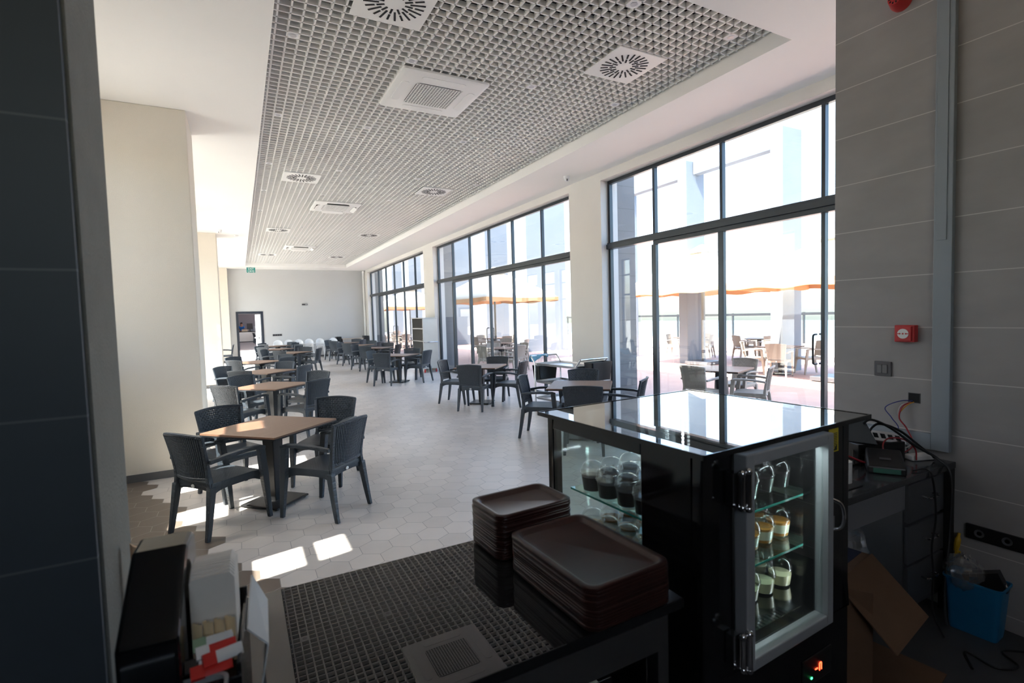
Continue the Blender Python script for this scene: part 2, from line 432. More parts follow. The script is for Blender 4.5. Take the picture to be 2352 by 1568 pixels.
# open-cell grid
ZG = 4.33; b = MB(); x = CX0+0.05; t_ = 0.0075
nx = int((CX1-CX0-0.1)/0.1); ny = int((CY1-CY0-0.1)/0.1)
for i in range(nx+1): b.box(x+i*0.1-t_, x+i*0.1+t_, CY0+0.04, CY1-0.06, ZG, ZG+0.045)
for j in range(ny+1):
    y = CY0+0.05+j*0.1; b.box(CX0+0.02, CX1-0.04, y-t_, y+t_, ZG, ZG+0.045)
struct(b.build('ceiling_grid', grid_mat))
# roof and parapet
b = MB(); b.box(-3.2, 6.1, -2.8, 1.67, 5.25, 5.4); b.box(XL-0.35, 6.1, 1.67, YF+0.3, 5.25, 5.4); b.box(5.75, 6.1, -2.8, YF+0.3, 4.45, 7.0)
b.box(XL-0.35, XL, 1.67, YF+0.3, 4.43, 5.25); b.box(-3.2, -3.1, -2.8, 1.67, 4.19, 5.25); b.box(-3.2, 6.1, -2.8, -2.7, 4.19, 5.25); b.box(-3.2, XL, 1.57, 1.67, 4.43, 5.25)
struct(b.build('roof', outer_wall))

# window wall with three glazed bays
BAYS = [(2.1, 7.19), (8.16, 15.95), (16.93, 25.62)]
b = MB()
b.box(XW, 6.05, 1.99, YF+0.2, 4.05, 4.45)
for y0, y1 in ((7.19, 8.16), (15.95, 16.93), (25.62, YF+0.2)): b.box(XW, 6.05, y0, y1, 0, 4.05)
b.box(XT+0.25, 6.05, 1.85, 1.99, 0, ZC); b.box(XW, 6.05, 1.99, 2.1, 0, 4.05)
struct(b.build('wall_right', plaster_win))
# outside facing: tile-clad reveals beyond the glass
b = MB()
for y0, y1 in ((7.19, 8.16), (15.95, 16.93), (25.62, YF+0.2)): b.box(6.05, 6.45, y0-0.0, y1, 0, 4.6)
b.box(6.05, 6.45, -2.8, 2.1, 0, 4.6)
struct(b.build('wall_outside', row_tile('outer_grey_tile', (0.17, 0.17, 0.175), (0.08, 0.08, 0.08), 0.4, 0)))

MULL = [[7.17, 6.07, 4.80, 3.43, 2.12], [15.93, 14.66, 13.36, 12.10, 10.80, 9.45, 8.18], [25.60, 24.05, 22.68, 21.33, 19.94, 18.45, 16.95]]
def handle_mb(y, xs, z=1.26):
    h = MB()
    for s in (-1, 1):
        pts = bez([(XG+s*0.03, y, z-0.17), (XG+s*0.085, y, z-0.165), (XG+s*0.10, y, z-0.12), (XG+s*0.10, y, z+0.12), (XG+s*0.085, y, z+0.165), (XG+s*0.03, y, z+0.17)], 5)
        h.tube(pts, 0.011, 8)
    return h
HANDLES = [(3.50,), (12.18,), (21.45,)]
WN = ['window_1', 'window_2', 'window_3']
for k, ((y0, y1), ml) in enumerate(zip(BAYS, MULL)):
    w = bpy.data.objects.new(WN[k], None); C.objects.link(w); w.location = (XG, (y0+y1)/2, 0); w['kind'] = 'structure'
    w['label'] = ['glazed bay with wide panes beside the tiled wall', 'glazed bay between the two plain piers', 'glazed bay nearest the far wall'][k]
    off = Vector((-XG, -(y0+y1)/2, 0))
    def sh(mb): mb.v = [tuple(Vector(v)+off) for v in mb.v]; return mb
    f = MB()
    f.box(XG-0.035, XG+0.035, y0, y1, 3.99, 4.05); f.box(XG-0.035, XG+0.035, y0, y1, 0.0, 0.05)
    for i, y in enumerate(ml):
        wd = 0.022 if 0 < i < len(ml)-1 else 0.03
        f.box(XG-0.035, XG+0.035, y-wd, y+wd, 0.05, 3.99)
    sh(f).build('window_frame', frame_mat, w, bevel=0.004)
    t = MB(); t.box(XG-0.085, XG+0.05, y0-0.03 if k == 0 else y0, y1, 2.86, 2.94); t.box(XG-0.06, XG+0.05, y0, y1, 2.94, 2.97); t.box(XG-0.05, XG+0.05, y0, ml[1], 2.80, 2.86)
    sh(t).build('transom', frame_mat, w, bevel=0.004)
    g = MB(); g.box(XG-0.004, XG+0.004, y0, y1, 0.05, 4.0)
    sh(g).build('window_glass', win_glass, w)
    # sliding leaf stiles
    for y in ml[1:3]:
        s_ = MB(); s_.box(XG-0.05, XG-0.036, y-0.045, y+0.045, 0.05, 2.8); sh(s_).build('door_stile', frame_mat, w, bevel=0.004)
    sh(handle_mb(HANDLES[k][0], XG)).build('door_handle', black_metal, w, smooth=True)

# far wall with the open doorway
DX0, DX1, DZ = -0.06, 0.95, 2.20
b = MB(); b.box(XL-0.35, DX0, YF, YF+0.2, 0, ZC); b.box(DX1, 6.05, YF, YF+0.2, 0, ZC); b.box(DX0, DX1, YF, YF+0.2, DZ, ZC)
struct(b.build('wall_far', plaster_in))
d = bpy.data.objects.new('door_1', None); C.objects.link(d); d.location = ((DX0+DX1)/2, YF, 0); d['kind'] = 'structure'
cx_ = (DX0+DX1)/2
f = MB(); f.box(DX0-cx_-0.05, DX0-cx_+0.05, -0.03, 0.2, 0, DZ+0.05); f.box(DX1-cx_-0.05, DX1-cx_+0.05, -0.03, 0.2, 0, DZ+0.05); f.box(DX0-cx_+0.05, DX1-cx_-0.05, -0.03, 0.2, DZ-0.05, DZ+0.05)
f.build('door_frame', mat('dark_blue_steel', (0.02, 0.028, 0.045), 0.4), d, bevel=0.004)
dl = Matrix.Rotation(math.radians(-18), 4, 'Z')
f = MB(); f.obox((DX1-cx_-0.15, 0.66, 1.08), (0.021, 0.004, 0), (-0.09, 0.44, 0), (0, 0, 1.04)); lf = f.build('door_leaf', mat('door_white', (0.85, 0.86, 0.88), 0.5), d)
f = MB(); f.tube([(DX1-cx_-0.17, 0.32, 1.02), (DX1-cx_-0.31, 1.00, 1.02)], 0.02, 10); f.obox((DX1-cx_-0.145, 0.36, 1.02), (0.04, 0, 0), (0, 0.03, 0), (0, 0, 0.04)); f.obox((DX1-cx_-0.265, 0.96, 1.02), (0.04, 0, 0), (0, 0.03, 0), (0, 0, 0.04)); f.build('panic_bar', alu, lf, smooth=True)

# column-side outer wall with tall glazing openings
b = MB()
OPEN = [(3.36, 3.83), (4.86, 5.42), (5.93, 6.65), (8.12, 9.2), (10.72, 12.0), (13.48, 14.9), (15.2, 15.8), (17.3, 18.6), (18.9, 20.2), (20.5, 21.8), (22.1, 23.4), (23.7, 25.0)]
ys = [1.67] + [v for o_ in OPEN for v in o_] + [YF+0.2]
for i in range(0, len(ys), 2): b.box(XL-0.3, XL, ys[i], ys[i+1], 0, ZC+0.24)
for y0, y1 in OPEN:
    b.box(XL-0.3, XL, y0, y1, 3.82, ZC+0.24)
    if y0 < 6: b.box(XL-0.3, XL, y0, y1, 0, 2.40 if y0 < 4 else 1.45)
struct(b.build('wall_left', plaster))
b = MB()
for y0, y1 in OPEN:
    for z in (3.80, 3.20, 2.43, 0.08 if y0 > 6 else 1.47): b.box(XL-0.19, XL-0.12, y0, y1, z-0.03, z+0.03)
    for y in (y0+0.03, y1-0.03): b.box(XL-0.19, XL-0.12, y-0.03, y+0.03, 0.05, 3.83)
w4 = struct(b.build('window_4', frame_mat))
g = MB()
for y0, y1 in OPEN: g.box(XL-0.158, XL-0.152, y0, y1, 0.05, 3.83)
g.build('window_glass', win_glass, w4)

# plastered columns on that side
for i, (x0, x1, y0, y1, nm) in enumerate(((XL, -0.42, 6.97, 7.85, 'column_1'), (XL, -0.44, 16.0, 16.9, 'column_2'), (XL, -0.36, 25.85, YF, 'column_3'))):
    struct(MB().box(x0, x1, y0, y1, 0, ZC).build(nm, plaster, bevel=0.01))
    b = MB(); b.box(x0, x1+0.012, y0-0.012, y1 if i == 2 else y1+0.012, 0, 0.085)
    struct(b.build('baseboard_column', base_mat))
b = MB(); b.box(DX1+0.06, XW, YF-0.014, YF, 0, 0.085); struct(b.build('baseboard_far', base_mat))

# bar zone shell
b = MB(); b.box(XT, XT+0.25, -2.6, 1.99, 0, ZC)
struct(b.build('wall_bar', tile_mat))
b = MB(); b.box(-3.0, -0.285, 1.385, 1.67, 0, ZC); struct(b.build('wall_pier', mat('grey_plaster', (0.20, 0.19, 0.168), 0.9, var=0.12, vscale=12, bump=0.3, bscale=120)))
b = MB(); b.box(-3.0, -0.292, 1.365, 1.385, 0, ZC); struct(b.build('wall_pier_tile', tile_left))
b = MB(); b.box(-3.1, -3.0, -2.6, 1.385, 0, ZC); b.box(-3.1, -1.6, -2.7, -2.6, 0, ZC); b.box(0.7, XT, -2.7, -2.6, 0, ZC); b.box(-1.6, 0.7, -2.7, -2.6, 0, 2.2); b.box(-1.6, 0.7, -2.7, -2.6, 3.7, ZC); struct(b.build('wall_back', tile_left))
b = MB(); b.box(-1.6, 0.7, -2.68, -2.62, 2.2, 2.26); b.box(-1.6, 0.7, -2.68, -2.62, 3.64, 3.7)  # added unseen window behind the camera, lets daylight fill the dark bar
for x in (-1.57, -0.45, 0.67): b.box(x-0.03, x+0.03, -2.68, -2.62, 2.26, 3.64)
fill_win = struct(b.build('fill_light_window', frame_mat)); MB().box(-1.6, 0.7, -2.653, -2.647, 2.2, 3.7).build('window_glass', glass('fill_window_glass', (1.0, 0.93, 0.82), 0.05), fill_win)  # tint of the added pane warms the fill light

# room beyond the doorway
b = MB()
b.box(-3.0, 6.0, YF+0.2, 54.0, -0.1, 0.0); struct(b.build('floor_beyond', mat('beyond_floor', (0.45, 0.42, 0.40), 0.4, var=0.08, vscale=1)))
b = MB(); b.box(-1.1, 6.0, YF+0.2, 54.0, 3.0, 3.15); struct(b.build('ceiling_beyond', white_paint))
b = MB(); b.box(-3.0, 6.0, 53.8, 54.0, 0, 3.0); b.box(5.9, 6.0, YF+0.2, 34, 0, 3.0); b.box(-1.1, -1.0, 36, 54, 0, 3.0); struct(b.build('wall_beyond', mat('beyond_dark', (0.30, 0.30, 0.32), 0.7)))

# terrace, ground, sea
b = MB(); b.box(6.1, 26, -3, 60, -0.10, -0.02); struct(b.build('floor_terrace', paver))
b = MB(); b.box(-60, XL-0.35, -40, 80, -0.2, -0.05); struct(b.build('ground', ground_mat))
b = MB(); b.box(26, 400, -300, 400, -9.1, -9.0); struct(b.build('sea', sea_mat))
for k, y in enumerate((8.72, 12.05, 15.3)):
    b = MB(); b.box(13.0, 13.85, y, y+0.36, -0.05, 6.6); b.box(13.3, 13.6, y+0.36, y+3.3, 6.15, 6.6)
    struct(b.build('pillar_%d' % (k+1), concrete, bevel=0.02))
for k, y in enumerate((20.8, 25.3, 29.9, 34.5, 39.5, 44.5)):
    b = MB(); b.box(12.0, 14.2, y, y+1.9, -0.05, 9.0); struct(b.build('pillar_%d' % (k+4), concrete, bevel=0.02))
t = thing('terrace_railing', 'dark railing with glass infill along the outer edge of the terrace', 'railing', (24, 25, 0))
for y in range(-22, 33, 4): MB().box(-0.04, 0.04, y-0.04, y+0.04, -0.02, 1.5).build('post', frame_mat, t)
MB().box(-0.06, 0.06, -22, 32, 1.36, 1.48).build('rail', frame_mat, t)
MB().box(-0.01, 0.01, -22, 32, 0.1, 1.3).build('glass_panel', win_glass, t)
#--SPLIT--

# ================================================================== CEILING EQUIPMENT
GAP_ = 0.004
def diffuser(x, y, label):
    t = thing('air_diffuser', label, 'air vent', (x, y, ZG-0.014), 0, 'swirl air diffusers in the grid ceiling')
    MB().box(-0.305, 0.305, -0.305, 0.305, 0, 0.012).build('plate', plate_mat, t, bevel=0.003)
    b = MB()
    for k in range(24):
        a = 2*math.pi*k/24; c, s = math.cos(a), math.sin(a)
        segs = ((0.085, 0.15), (0.168, 0.245)) if k % 2 == 0 else ((0.125, 0.25),)
        for r0, r1 in segs:
            m = (r0+r1)/2; b.obox((m*c, m*s, -0.001), ((r1-r0)/2*c, (r1-r0)/2*s, 0), (-0.0085*s, 0.0085*c, 0), (0, 0, 0.0025))
    b.build('swirl_slots', slot_mat, t)
    return t
dl_ = ['white square swirl diffuser above the first column-side table', 'white square swirl diffuser beside the big air conditioner, window side',
       'swirl diffuser in the second row from the bar, column side', 'swirl diffuser in the second row from the bar, window side',
       'swirl diffuser in the third row from the bar, column side', 'swirl diffuser in the third row from the bar, window side',
       'swirl diffuser in the row by the far wall, column side', 'swirl diffuser in the row by the far wall, window side']
for (x, y), lb in zip(((1.25, 4.20), (3.69, 4.24), (1.12, 9.95), (3.65, 10.05), (1.10, 15.8), (3.65, 15.95), (1.08, 21.65), (3.65, 21.8)), dl_): diffuser(x, y, lb)

def cassette(x, y, label, opened):
    t = thing('ceiling_air_conditioner', label, 'air conditioner', (x, y, ZG-0.035), 0, 'ceiling cassette air conditioners')
    b = MB(); b.loops([rrect(0, 0, 0.49, 0.51, 0.03, 4, 0.035), rrect(0, 0, 0.49, 0.51, 0.03, 4, 0.012), rrect(0, 0, 0.465, 0.485, 0.04, 4, 0.0)])
    b.build('fascia', plate_mat, t, smooth=True, angle=30)
    b = MB(); b.loops([rrect(0, 0, 0.27, 0.27, 0.05, 5, -0.001), rrect(0, 0, 0.27, 0.27, 0.05, 5, -0.004)])
    gr = b.build('return_grille', mat('grille_shadow', (0.05, 0.045, 0.06), 0.7), t)
    b = MB()
    for k in range(17):
        u = -0.26+0.52*k/16; b.box(u-0.005, u+0.005, -0.265, 0.265, -0.009, -0.003)
    for k in range(22):
        u = -0.26+0.52*k/21; b.box(-0.265, 0.265, u-0.0035, u+0.0035, -0.008, -0.003)
    b.build('grille_bars', plate_mat, gr)
    for a in range(4):
        M = Matrix.Rotation(a*math.pi/2, 4, 'Z'); b = MB()
        if opened:
            rot = Matrix.Rotation(math.radians(-28), 4, 'X')
            b.loops([rrect(0, 0, 0.24, 0.045, 0.04, 4, z) for z in (-0.006, 0.004)])
            b.v = [tuple(M @ (Matrix.Translation((0, 0.40, -0.02)) @ rot @ Vector(v))) for v in b.v]
        else:
            b.loops([rrect(0, 0.385, 0.25, 0.045, 0.04, 4, z) for z in (-0.0045, 0.001)]); b.v = [tuple(M @ Vector(v)) for v in b.v]
        b.build('louvre_flap', plate_mat, t)
        if opened:
            b = MB(); b.box(-0.23, 0.23, 0.355, 0.43, -0.001, 0.0005); b.v = [tuple(M @ Vector(v)) for v in b.v]; b.build('outlet_slot', slot_mat, t)
    return t
cassette(2.10, 5.70, 'large white cassette air conditioner nearest the bar, flaps closed', False)
cassette(2.06, 12.2, 'white cassette air conditioner in the middle of the grid, flaps open', True)
cassette(2.01, 19.35, 'white cassette air conditioner nearest the far wall, flaps open', True)

dlm = mat('downlight_white', (0.88, 0.88, 0.90), 0.35)
LY = (3.4, 5.05, 7.03, 9.3, 11.2, 13.2, 15.2, 17.2, 19.2, 21.2, 23.2); first = None
xs_ = [0.56, 1.71, 3.11, 4.26]
xs_ = [CX0+0.05+0.1*(round((x-CX0-0.1)/0.1)+0.5) for x in xs_]
for y in LY:
    y = CY0+0.05+0.1*(round((y-CY0-0.1)/0.1)+0.5)
    for x in xs_:
        if any(abs(x-a) < 0.4 and abs(y-b_) < 0.4 for a, b_ in ((1.25, 4.2), (3.69, 4.24), (1.12, 9.95), (3.65, 10.05), (1.1, 15.8), (3.65, 15.95), (1.08, 21.65), (3.65, 21.8))): continue
        if first is None:
            first = thing('downlight', 'small square white downlight filling one cell of the ceiling grid', 'downlight', (x, y, ZG+0.0), 0, 'square downlights in the ceiling grid')
            b = MB(); b.loops([rrect(0, 0, 0.043, 0.043, 0.004, 2, 0.0), rrect(0, 0, 0.043, 0.043, 0.004, 2, 0.03)]); b.build('housing', dlm, first)
            b = MB(); b.lathe([(0.030, -0.003), (0.022, 0.0), (0.0, 0.0)], (0, 0, 0), 16); b.build('lens', mat('lens_grey', (0.6, 0.6, 0.62), 0.2), first, smooth=True)
        else: dup(first, (x, y, ZG))

def dome(x, y, z, label, ax=(0, 0, -1)):
    t = thing('dome_camera', label, 'security camera', (x, y, z))
    MB().lathe([(0.055, 0.0), (0.055, -0.03), (0.045, -0.045), (0.0, -0.045)], n=24).build('mount', white_plastic, t, smooth=True)
    MB().sphere((0, -0.005, -0.055), 0.042, 20, 12).build('ball', white_plastic, t, smooth=True)
    b = MB()
    for q in (-0.2, -0.75): d_ = Vector((-0.45, -0.8, q)).normalized(); b.lathe([(0.010, 0.0), (0.010, 0.004), (0, 0.004)], Vector((0, -0.005, -0.055))+d_*0.040, 12, axis=d_)
    b.build('lens', slot_mat, t, smooth=True)
dome(5.27, 7.62, ZC, 'white dome camera under the ceiling beside the first pier')
dome(-0.33, 16.3-0.9, ZC, 'small white dome camera beside the second column')
t = thing('smoke_detector', 'round white smoke detector on the ceiling near the second column', 'smoke detector', (0.05, 16.2, ZC))
MB().lathe([(0.06, 0), (0.06, -0.015), (0.045, -0.04), (0, -0.045)], n=24).build('body', white_plastic, t, smooth=True)
t = thing('wall_camera', 'small white camera in the far corner beside the last window', 'security camera', (5.62, 26.0, 4.12))
MB().lathe([(0.05, 0), (0.05, 0.05), (0, 0.05)], n=16).build('mount', white_plastic, t, smooth=True)
MB().cyl((0, 0, 0.0), (-0.10, -0.18, -0.05), 0.045, 0.045, 14).build('barrel', white_plastic, t, smooth=True)

# exit sign, emergency fitting, socket strip, pipe on the far wall
def text(name, body, size, m, parent, loc, rot, depth=0.002, align='CENTER', sx=1.0):
    cu = bpy.data.curves.new(name, 'FONT'); cu.body = body; cu.size = size; cu.extrude = depth; cu.align_x = align; cu.align_y = 'CENTER'
    o = bpy.data.objects.new(name, cu); C.objects.link(o); o.location = loc; o.rotation_euler = rot; o.scale = (sx, 1, 1)
    cu.materials.append(m); bpy.context.view_layer.update()
    me = bpy.data.meshes.new_from_object(o.evaluated_get(bpy.context.evaluated_depsgraph_get()))
    bpy.data.objects.remove(o); o = bpy.data.objects.new(name, me); C.objects.link(o)
    o.location = loc; o.rotation_euler = rot; o.scale = (sx, 1, 1); o.parent = parent; return o
t = thing('exit_sign', 'green exit sign hanging below the ceiling above the far doorway', 'exit sign', (0.58, 25.3, 4.06))
MB().box(-0.17, 0.17, -0.02, 0.02, -0.11, 0.11).build('panel', mat('sign_green', (0.0, 0.22, 0.19), 0.4), t, bevel=0.004)
MB().box(-0.01, 0.01, -0.01, 0.01, 0.11, 0.13).build('hanger', alu, t)
sw = mat('sign_white', (0.85, 0.9, 0.88), 0.5)
text('lettering', 'EXIT', 0.115, sw, t, (0, -0.022, 0.047), (math.pi/2, 0, 0)); text('lettering', 'ÇIKIŞ', 0.105, sw, t, (0, -0.022, -0.052), (math.pi/2, 0, 0))
t = thing('emergency_light', 'small dark emergency light fitting high on the far wall', 'emergency light', (2.82, YF-0.03, 2.54))
MB().box(-0.12, 0.12, -0.03, 0.03, -0.035, 0.035).build('housing', mat('fitting_dark', (0.05, 0.05, 0.06), 0.4), t, bevel=0.006)
MB().box(0.02, 0.10, -0.035, -0.03, -0.02, 0.02).build('lens', alu, t)
t = thing('socket_strip', 'long dark socket strip low on the far wall beside the doorway', 'socket', (1.56, YF-0.012, 1.13))
MB().box(-0.2, 0.2, -0.012, 0.012, -0.045, 0.045).build('plate', grey_plastic, t, bevel=0.004)
for k in range(4): MB().lathe([(0.03, 0), (0.03, 0.004), (0, 0.002)], (-0.14+k*0.093, -0.013, 0), 14, axis=(0, -1, 0)).build('outlet', black_plastic, t)
t = thing('white_pipe', 'white vertical pipe in the far corner beside the last window', 'pipe', (5.60, 26.12, 0))
MB().cyl((0, 0, 0.0), (0, 0, 4.15), 0.045, n=14).build('tube', white_plastic, t, smooth=True)
for z in (0.9, 2.2, 3.4): MB().lathe([(0.052, -0.02), (0.052, 0.02)], (0, 0, z), 14).build('clamp', white_plastic, t)

# ================================================================== TABLES AND CHAIRS
def make_table(label, group, loc, rz):
    t = thing('dining_table', label, 'table', loc, rz, group)
    MB().loops([rrect(0, 0, 0.425, 0.425, 0.012, 3, 0.735), rrect(0, 0, 0.425, 0.425, 0.012, 3, 0.75)]).build('tabletop', table_mat, t)
    MB().loops([rrect(0, 0, 0.427, 0.427, 0.014, 3, 0.722), rrect(0, 0, 0.4275, 0.4275, 0.014, 3, 0.735)]).build('table_edge', black_metal, t)
    MB().loops([rrect(0, 0, 0.068, 0.068, 0.006, 2, 0.72), rrect(0, 0, 0.046, 0.046, 0.006, 2, 0.028)]).build('pedestal', black_metal, t)
    b = MB(); b.obox((0, 0, 0.708), (0.24, 0.24, 0), (-0.018, 0.018, 0), (0, 0, 0.012)); b.obox((0, 0, 0.706), (-0.24, 0.24, 0), (0.018, 0.018, 0), (0, 0, 0.012)); b.build('bracket', black_metal, t)
    MB().loops([rrect(0, 0, 0.215, 0.215, 0.012, 3, 0.014), rrect(0, 0, 0.215, 0.215, 0.012, 3, 0.026), rrect(0, 0, 0.205, 0.205, 0.012, 3, 0.030)]).build('base_plate', black_metal, t)
    for sx in (-1, 1):
        for sy in (-1, 1): MB().cyl((sx*0.18, sy*0.18, 0), (sx*0.18, sy*0.18, 0.014), 0.02, n=10).build('foot', black_plastic, t)
    return t

def make_chair(label, loc=(0, 0, 0), rz=0):
    t = thing('armchair', label, 'chair', loc, rz)
    ym = lambda z: -0.222 - 0.075*max(0, (z-0.42)/0.45)**1.5
    for s in (-1, 1):
        b = MB(); P = []; Q = []
        for k in range(7):
            q = k/6; z = 0.42*q; P.append((s*(0.238-0.018*q), -0.290+0.068*q**0.9, z)); w = 0.017+0.010*q; Q.append(((w, 0, 0), (0, w*1.05, 0)))
        b.sweep(P, Q).build('leg', chair_mat, t, bevel=0.006)
        b = MB(); P = [(s*0.258, 0.285, 0), (s*0.256, 0.265, 0.2), (s*0.256, 0.245, 0.40), (s*0.258, 0.232, 0.52), (s*0.262, 0.218, 0.645)]
        b.sweep(P, [((w, 0, 0), (0, w*1.15, 0)) for w in (0.016, 0.021, 0.027, 0.026, 0.025)]).build('leg', chair_mat, t, bevel=0.006)
        b = MB(); P = [(s*0.262, 0.250, 0.643), (s*0.264, 0.20, 0.658), (s*0.268, 0.06, 0.664), (s*0.262, -0.10, 0.655), (s*0.246, -0.245, 0.632)]
        b.sweep(P, [((0.029, 0, 0), (0, 0.002, 0.016))]*4 + [((0.018, 0, 0), (0, 0.002, 0.016))]).build('armrest', chair_mat, t, bevel=0.007)
    # seat with its woven apron
    def seat(u, v):
        x = (u-0.5)*2; y = (v-0.5)*2
        return (x*0.232, y*0.232+0.01, 0.452 - 0.014*(1-x*x)*(1-y*y) - (0.012*max(0, y-0.6)/0.4))
    b = MB(); b.grid(seat, 11, 11)
    n = 11; rim = [seat(i/10, 0) for i in range(10)] + [seat(1, i/10) for i in range(10)] + [seat(1-i/10, 1) for i in range(10)] + [seat(0, 1-i/10) for i in range(10)]
    def low(p):
        x, y, z = p; e = min(1, max(abs(x)/0.232, 0)); f_ = min(1, abs(y-0.01)/0.232)
        c_ = min(e, f_) if max(e, f_) > 0.99 else 1
        return (x*0.985, (y-0.01)*0.985+0.01, 0.388 - 0.035*c_**4)
    lowr = [low(p) for p in rim]
    b.loops([rim, [(p[0]*1.02, p[1]*1.02, p[2]-0.012) for p in rim], lowr, [(p[0]*0.94, p[1]*0.94, p[2]) for p in lowr]], cap0=False, cap1=False)
    b.quad((-0.225, -0.215, 0.40), (0.225, -0.215, 0.40), (0.225, 0.235, 0.40), (-0.225, 0.235, 0.40))
    b.build('seat', chair_mat, t, smooth=True, angle=50)
    # backrest: woven lattice in a frame
    def B(u, v):
        z = 0.485 + 0.36*v + 0.016*(1-u*u)*v; hw = 0.196 + 0.030*v**1.3
        return Vector((u*hw, ym(z) - 0.034*(1-u*u), z))
    b = MB(); NS = 22
    for i in range(NS):
        u = -0.94 + 1.88*i/(NS-1); P = []; Q = []
        for j in range(19):
            v = j/18; p = B(u, v); off = -0.004
            P.append((p.x, p.y+off, p.z)); Q.append(((0.0077, 0, 0), (0, 0.0028, 0)))
        b.sweep(P, Q)
    for j in range(18):
        v = (j+0.5)/18; P = [B(-0.97+1.94*k/44, v) + Vector((0, 0.0035*(1 if (k//2+j) % 2 else -0.2), 0)) for k in range(45)]
        b.sweep(P, [((0, 0.0022, 0), (0, 0, 0.0088))]*45)
    bk = b.build('backrest', chair_mat, t)
    b = MB()
    for s in (-1, 1):
        P = [(s*0.220, -0.222, 0.40)] + [tuple(B(s*1.02, v)) for v in (0.0, 0.15, 0.3, 0.45, 0.6, 0.75, 0.9, 1.0)]
        b.sweep(P, [((0.019, 0, 0), (0, 0.021, 0))]*2 + [((0.016, 0, 0), (0, 0.017-0.0008*k, 0)) for k in range(7)])
    for v, h in ((0.0, 0.013), (1.0, 0.012)):
        P = [B(-1.08+2.16*k/14, v) + Vector((0, 0, 0.016 if v == 1 and False else 0)) for k in range(15)]
        b.sweep(P, [((0, 0.013, 0), (0, 0, h))]*15)
    b.build('back_frame', chair_mat, t, bevel=0.004, seg=1)
    b = MB(); b.lathe([(0.020, 0.0), (0.020, 0.004), (0.015, 0.006), (0, 0.006)], (0, 0, 0), 20, axis=(0, -1, 0))
    b.v = [(x*1.0, y-0.229, z*0.75+0.412) for x, y, z in b.v]
    b.build('badge', mat('badge_white', (0.8, 0.8, 0.78), 0.4), t, smooth=True)
    return t

proto_chair = None; proto_table = None
def put_chair(mx, my, fdeg, label, group, dx=0.29, mats=None, z=0):
    """mx, my: floor point under the top of the backrest; fdeg: heading the chair faces"""
    global proto_chair
    a = math.radians(fdeg); loc = (mx+dx*math.cos(a), my+dx*math.sin(a), z); rz = a - math.pi/2
    if proto_chair is None:
        proto_chair = make_chair(label, loc, rz); proto_chair['group'] = group; return proto_chair
    return dup(proto_chair, loc, rz, label, group, mats)
def put_table(x, y, deg, label, group, mats=None, z=0):
    global proto_table
    if proto_table is None:
        proto_table = make_table(label, group, (x, y, z), math.radians(deg)); return proto_table
    return dup(proto_table, (x, y, z), math.radians(deg), label, group, mats)

ORD = ['first', 'second', 'third', 'fourth', 'fifth', 'sixth', 'seventh']
SIDE = {'A': 'back to columns and bar', 'B': 'back to columns and far wall', 'C': 'back to windows and far wall', 'D': 'back to windows and bar'}
ROWS = {
 'L': [((0.23, 5.41, 44), {'A': (-0.45, 4.89, 37), 'B': (-0.23, 6.22, -63), 'C': (0.94, 6.13, -122), 'D': (0.84, 4.69, 133)}),
       ((0.42, 8.87, 46), {'A': (-0.24, 8.31, 45), 'B': (-0.02, 9.74, -56), 'C': (1.19, 9.53, -135), 'D': (1.02, 8.18, 128)}),
       ((0.44, 11.53, 45), {'A': (-0.04, 10.72, 55), 'B': (-0.35, 12.0, -42), 'C': (0.86, 12.35, -128), 'D': (1.13, 11.05, 140)}),
       ((0.42, 14.45, 45), {'A': (-0.16, 13.78, 45), 'B': (-0.18, 15.2, -50), 'C': (1.06, 15.0, -135), 'D': (0.98, 13.9, 128)}),
       ((1.50, 17.85, 45), {'A': (0.66, 18.30, -28), 'B': (1.04, 17.08, 45), 'C': (1.95, 18.75, -120), 'D': (2.24, 17.42, 152)}),
       ((1.25, 20.55, 45), {'A': (0.68, 19.95, 45), 'B': (0.62, 21.2, -45), 'C': (1.95, 21.15, -132), 'D': (1.88, 20.0, 140)}),
       ((1.38, 23.35, 45), {'A': (0.82, 22.75, 45), 'B': (0.82, 23.95, -45), 'C': (1.98, 23.95, -135), 'D': (1.95, 22.85, 137)})],
 'R': [((4.18, 5.82, 49), {'A': (3.60, 6.45, -45), 'B': (3.65, 5.04, 50), 'C': (4.77, 6.56, -126), 'D': (4.73, 5.14, 127)}),
       ((4.24, 9.30, 47), {'A': (3.66, 9.90, -45), 'B': (3.66, 8.56, 45), 'C': (4.89, 9.84, -130), 'D': (4.80, 8.52, 130)}),
       ((3.83, 13.82, 45), {'A': (3.20, 14.40, -45), 'B': (3.21, 13.21, 52), 'C': (4.44, 14.55, -122), 'D': (4.39, 13.37, 130)}),
       ((4.22, 17.95, 45), {'A': (3.55, 18.45, -45), 'B': (3.66, 17.30, 42), 'C': (4.78, 18.65, -125), 'D': (4.80, 17.28, 140)}),
       ((4.15, 20.55, 45), {'A': (3.50, 21.1, -45), 'B': (3.55, 19.85, 42), 'C': (4.80, 21.35, -130), 'D': (4.82, 20.15, 135)}),
       ((4.12, 23.30, 45), {'A': (3.45, 23.9, -45), 'B': (3.50, 22.72, 42), 'C': (4.72, 24.0, -130), 'D': (4.72, 22.75, 135)})]}
def push(mx, my, tx, ty, r=0.84):
    d_ = math.hypot(mx-tx, my-ty)
    return (mx, my) if d_ >= r else (tx+(mx-tx)*r/d_, ty+(my-ty)*r/d_)
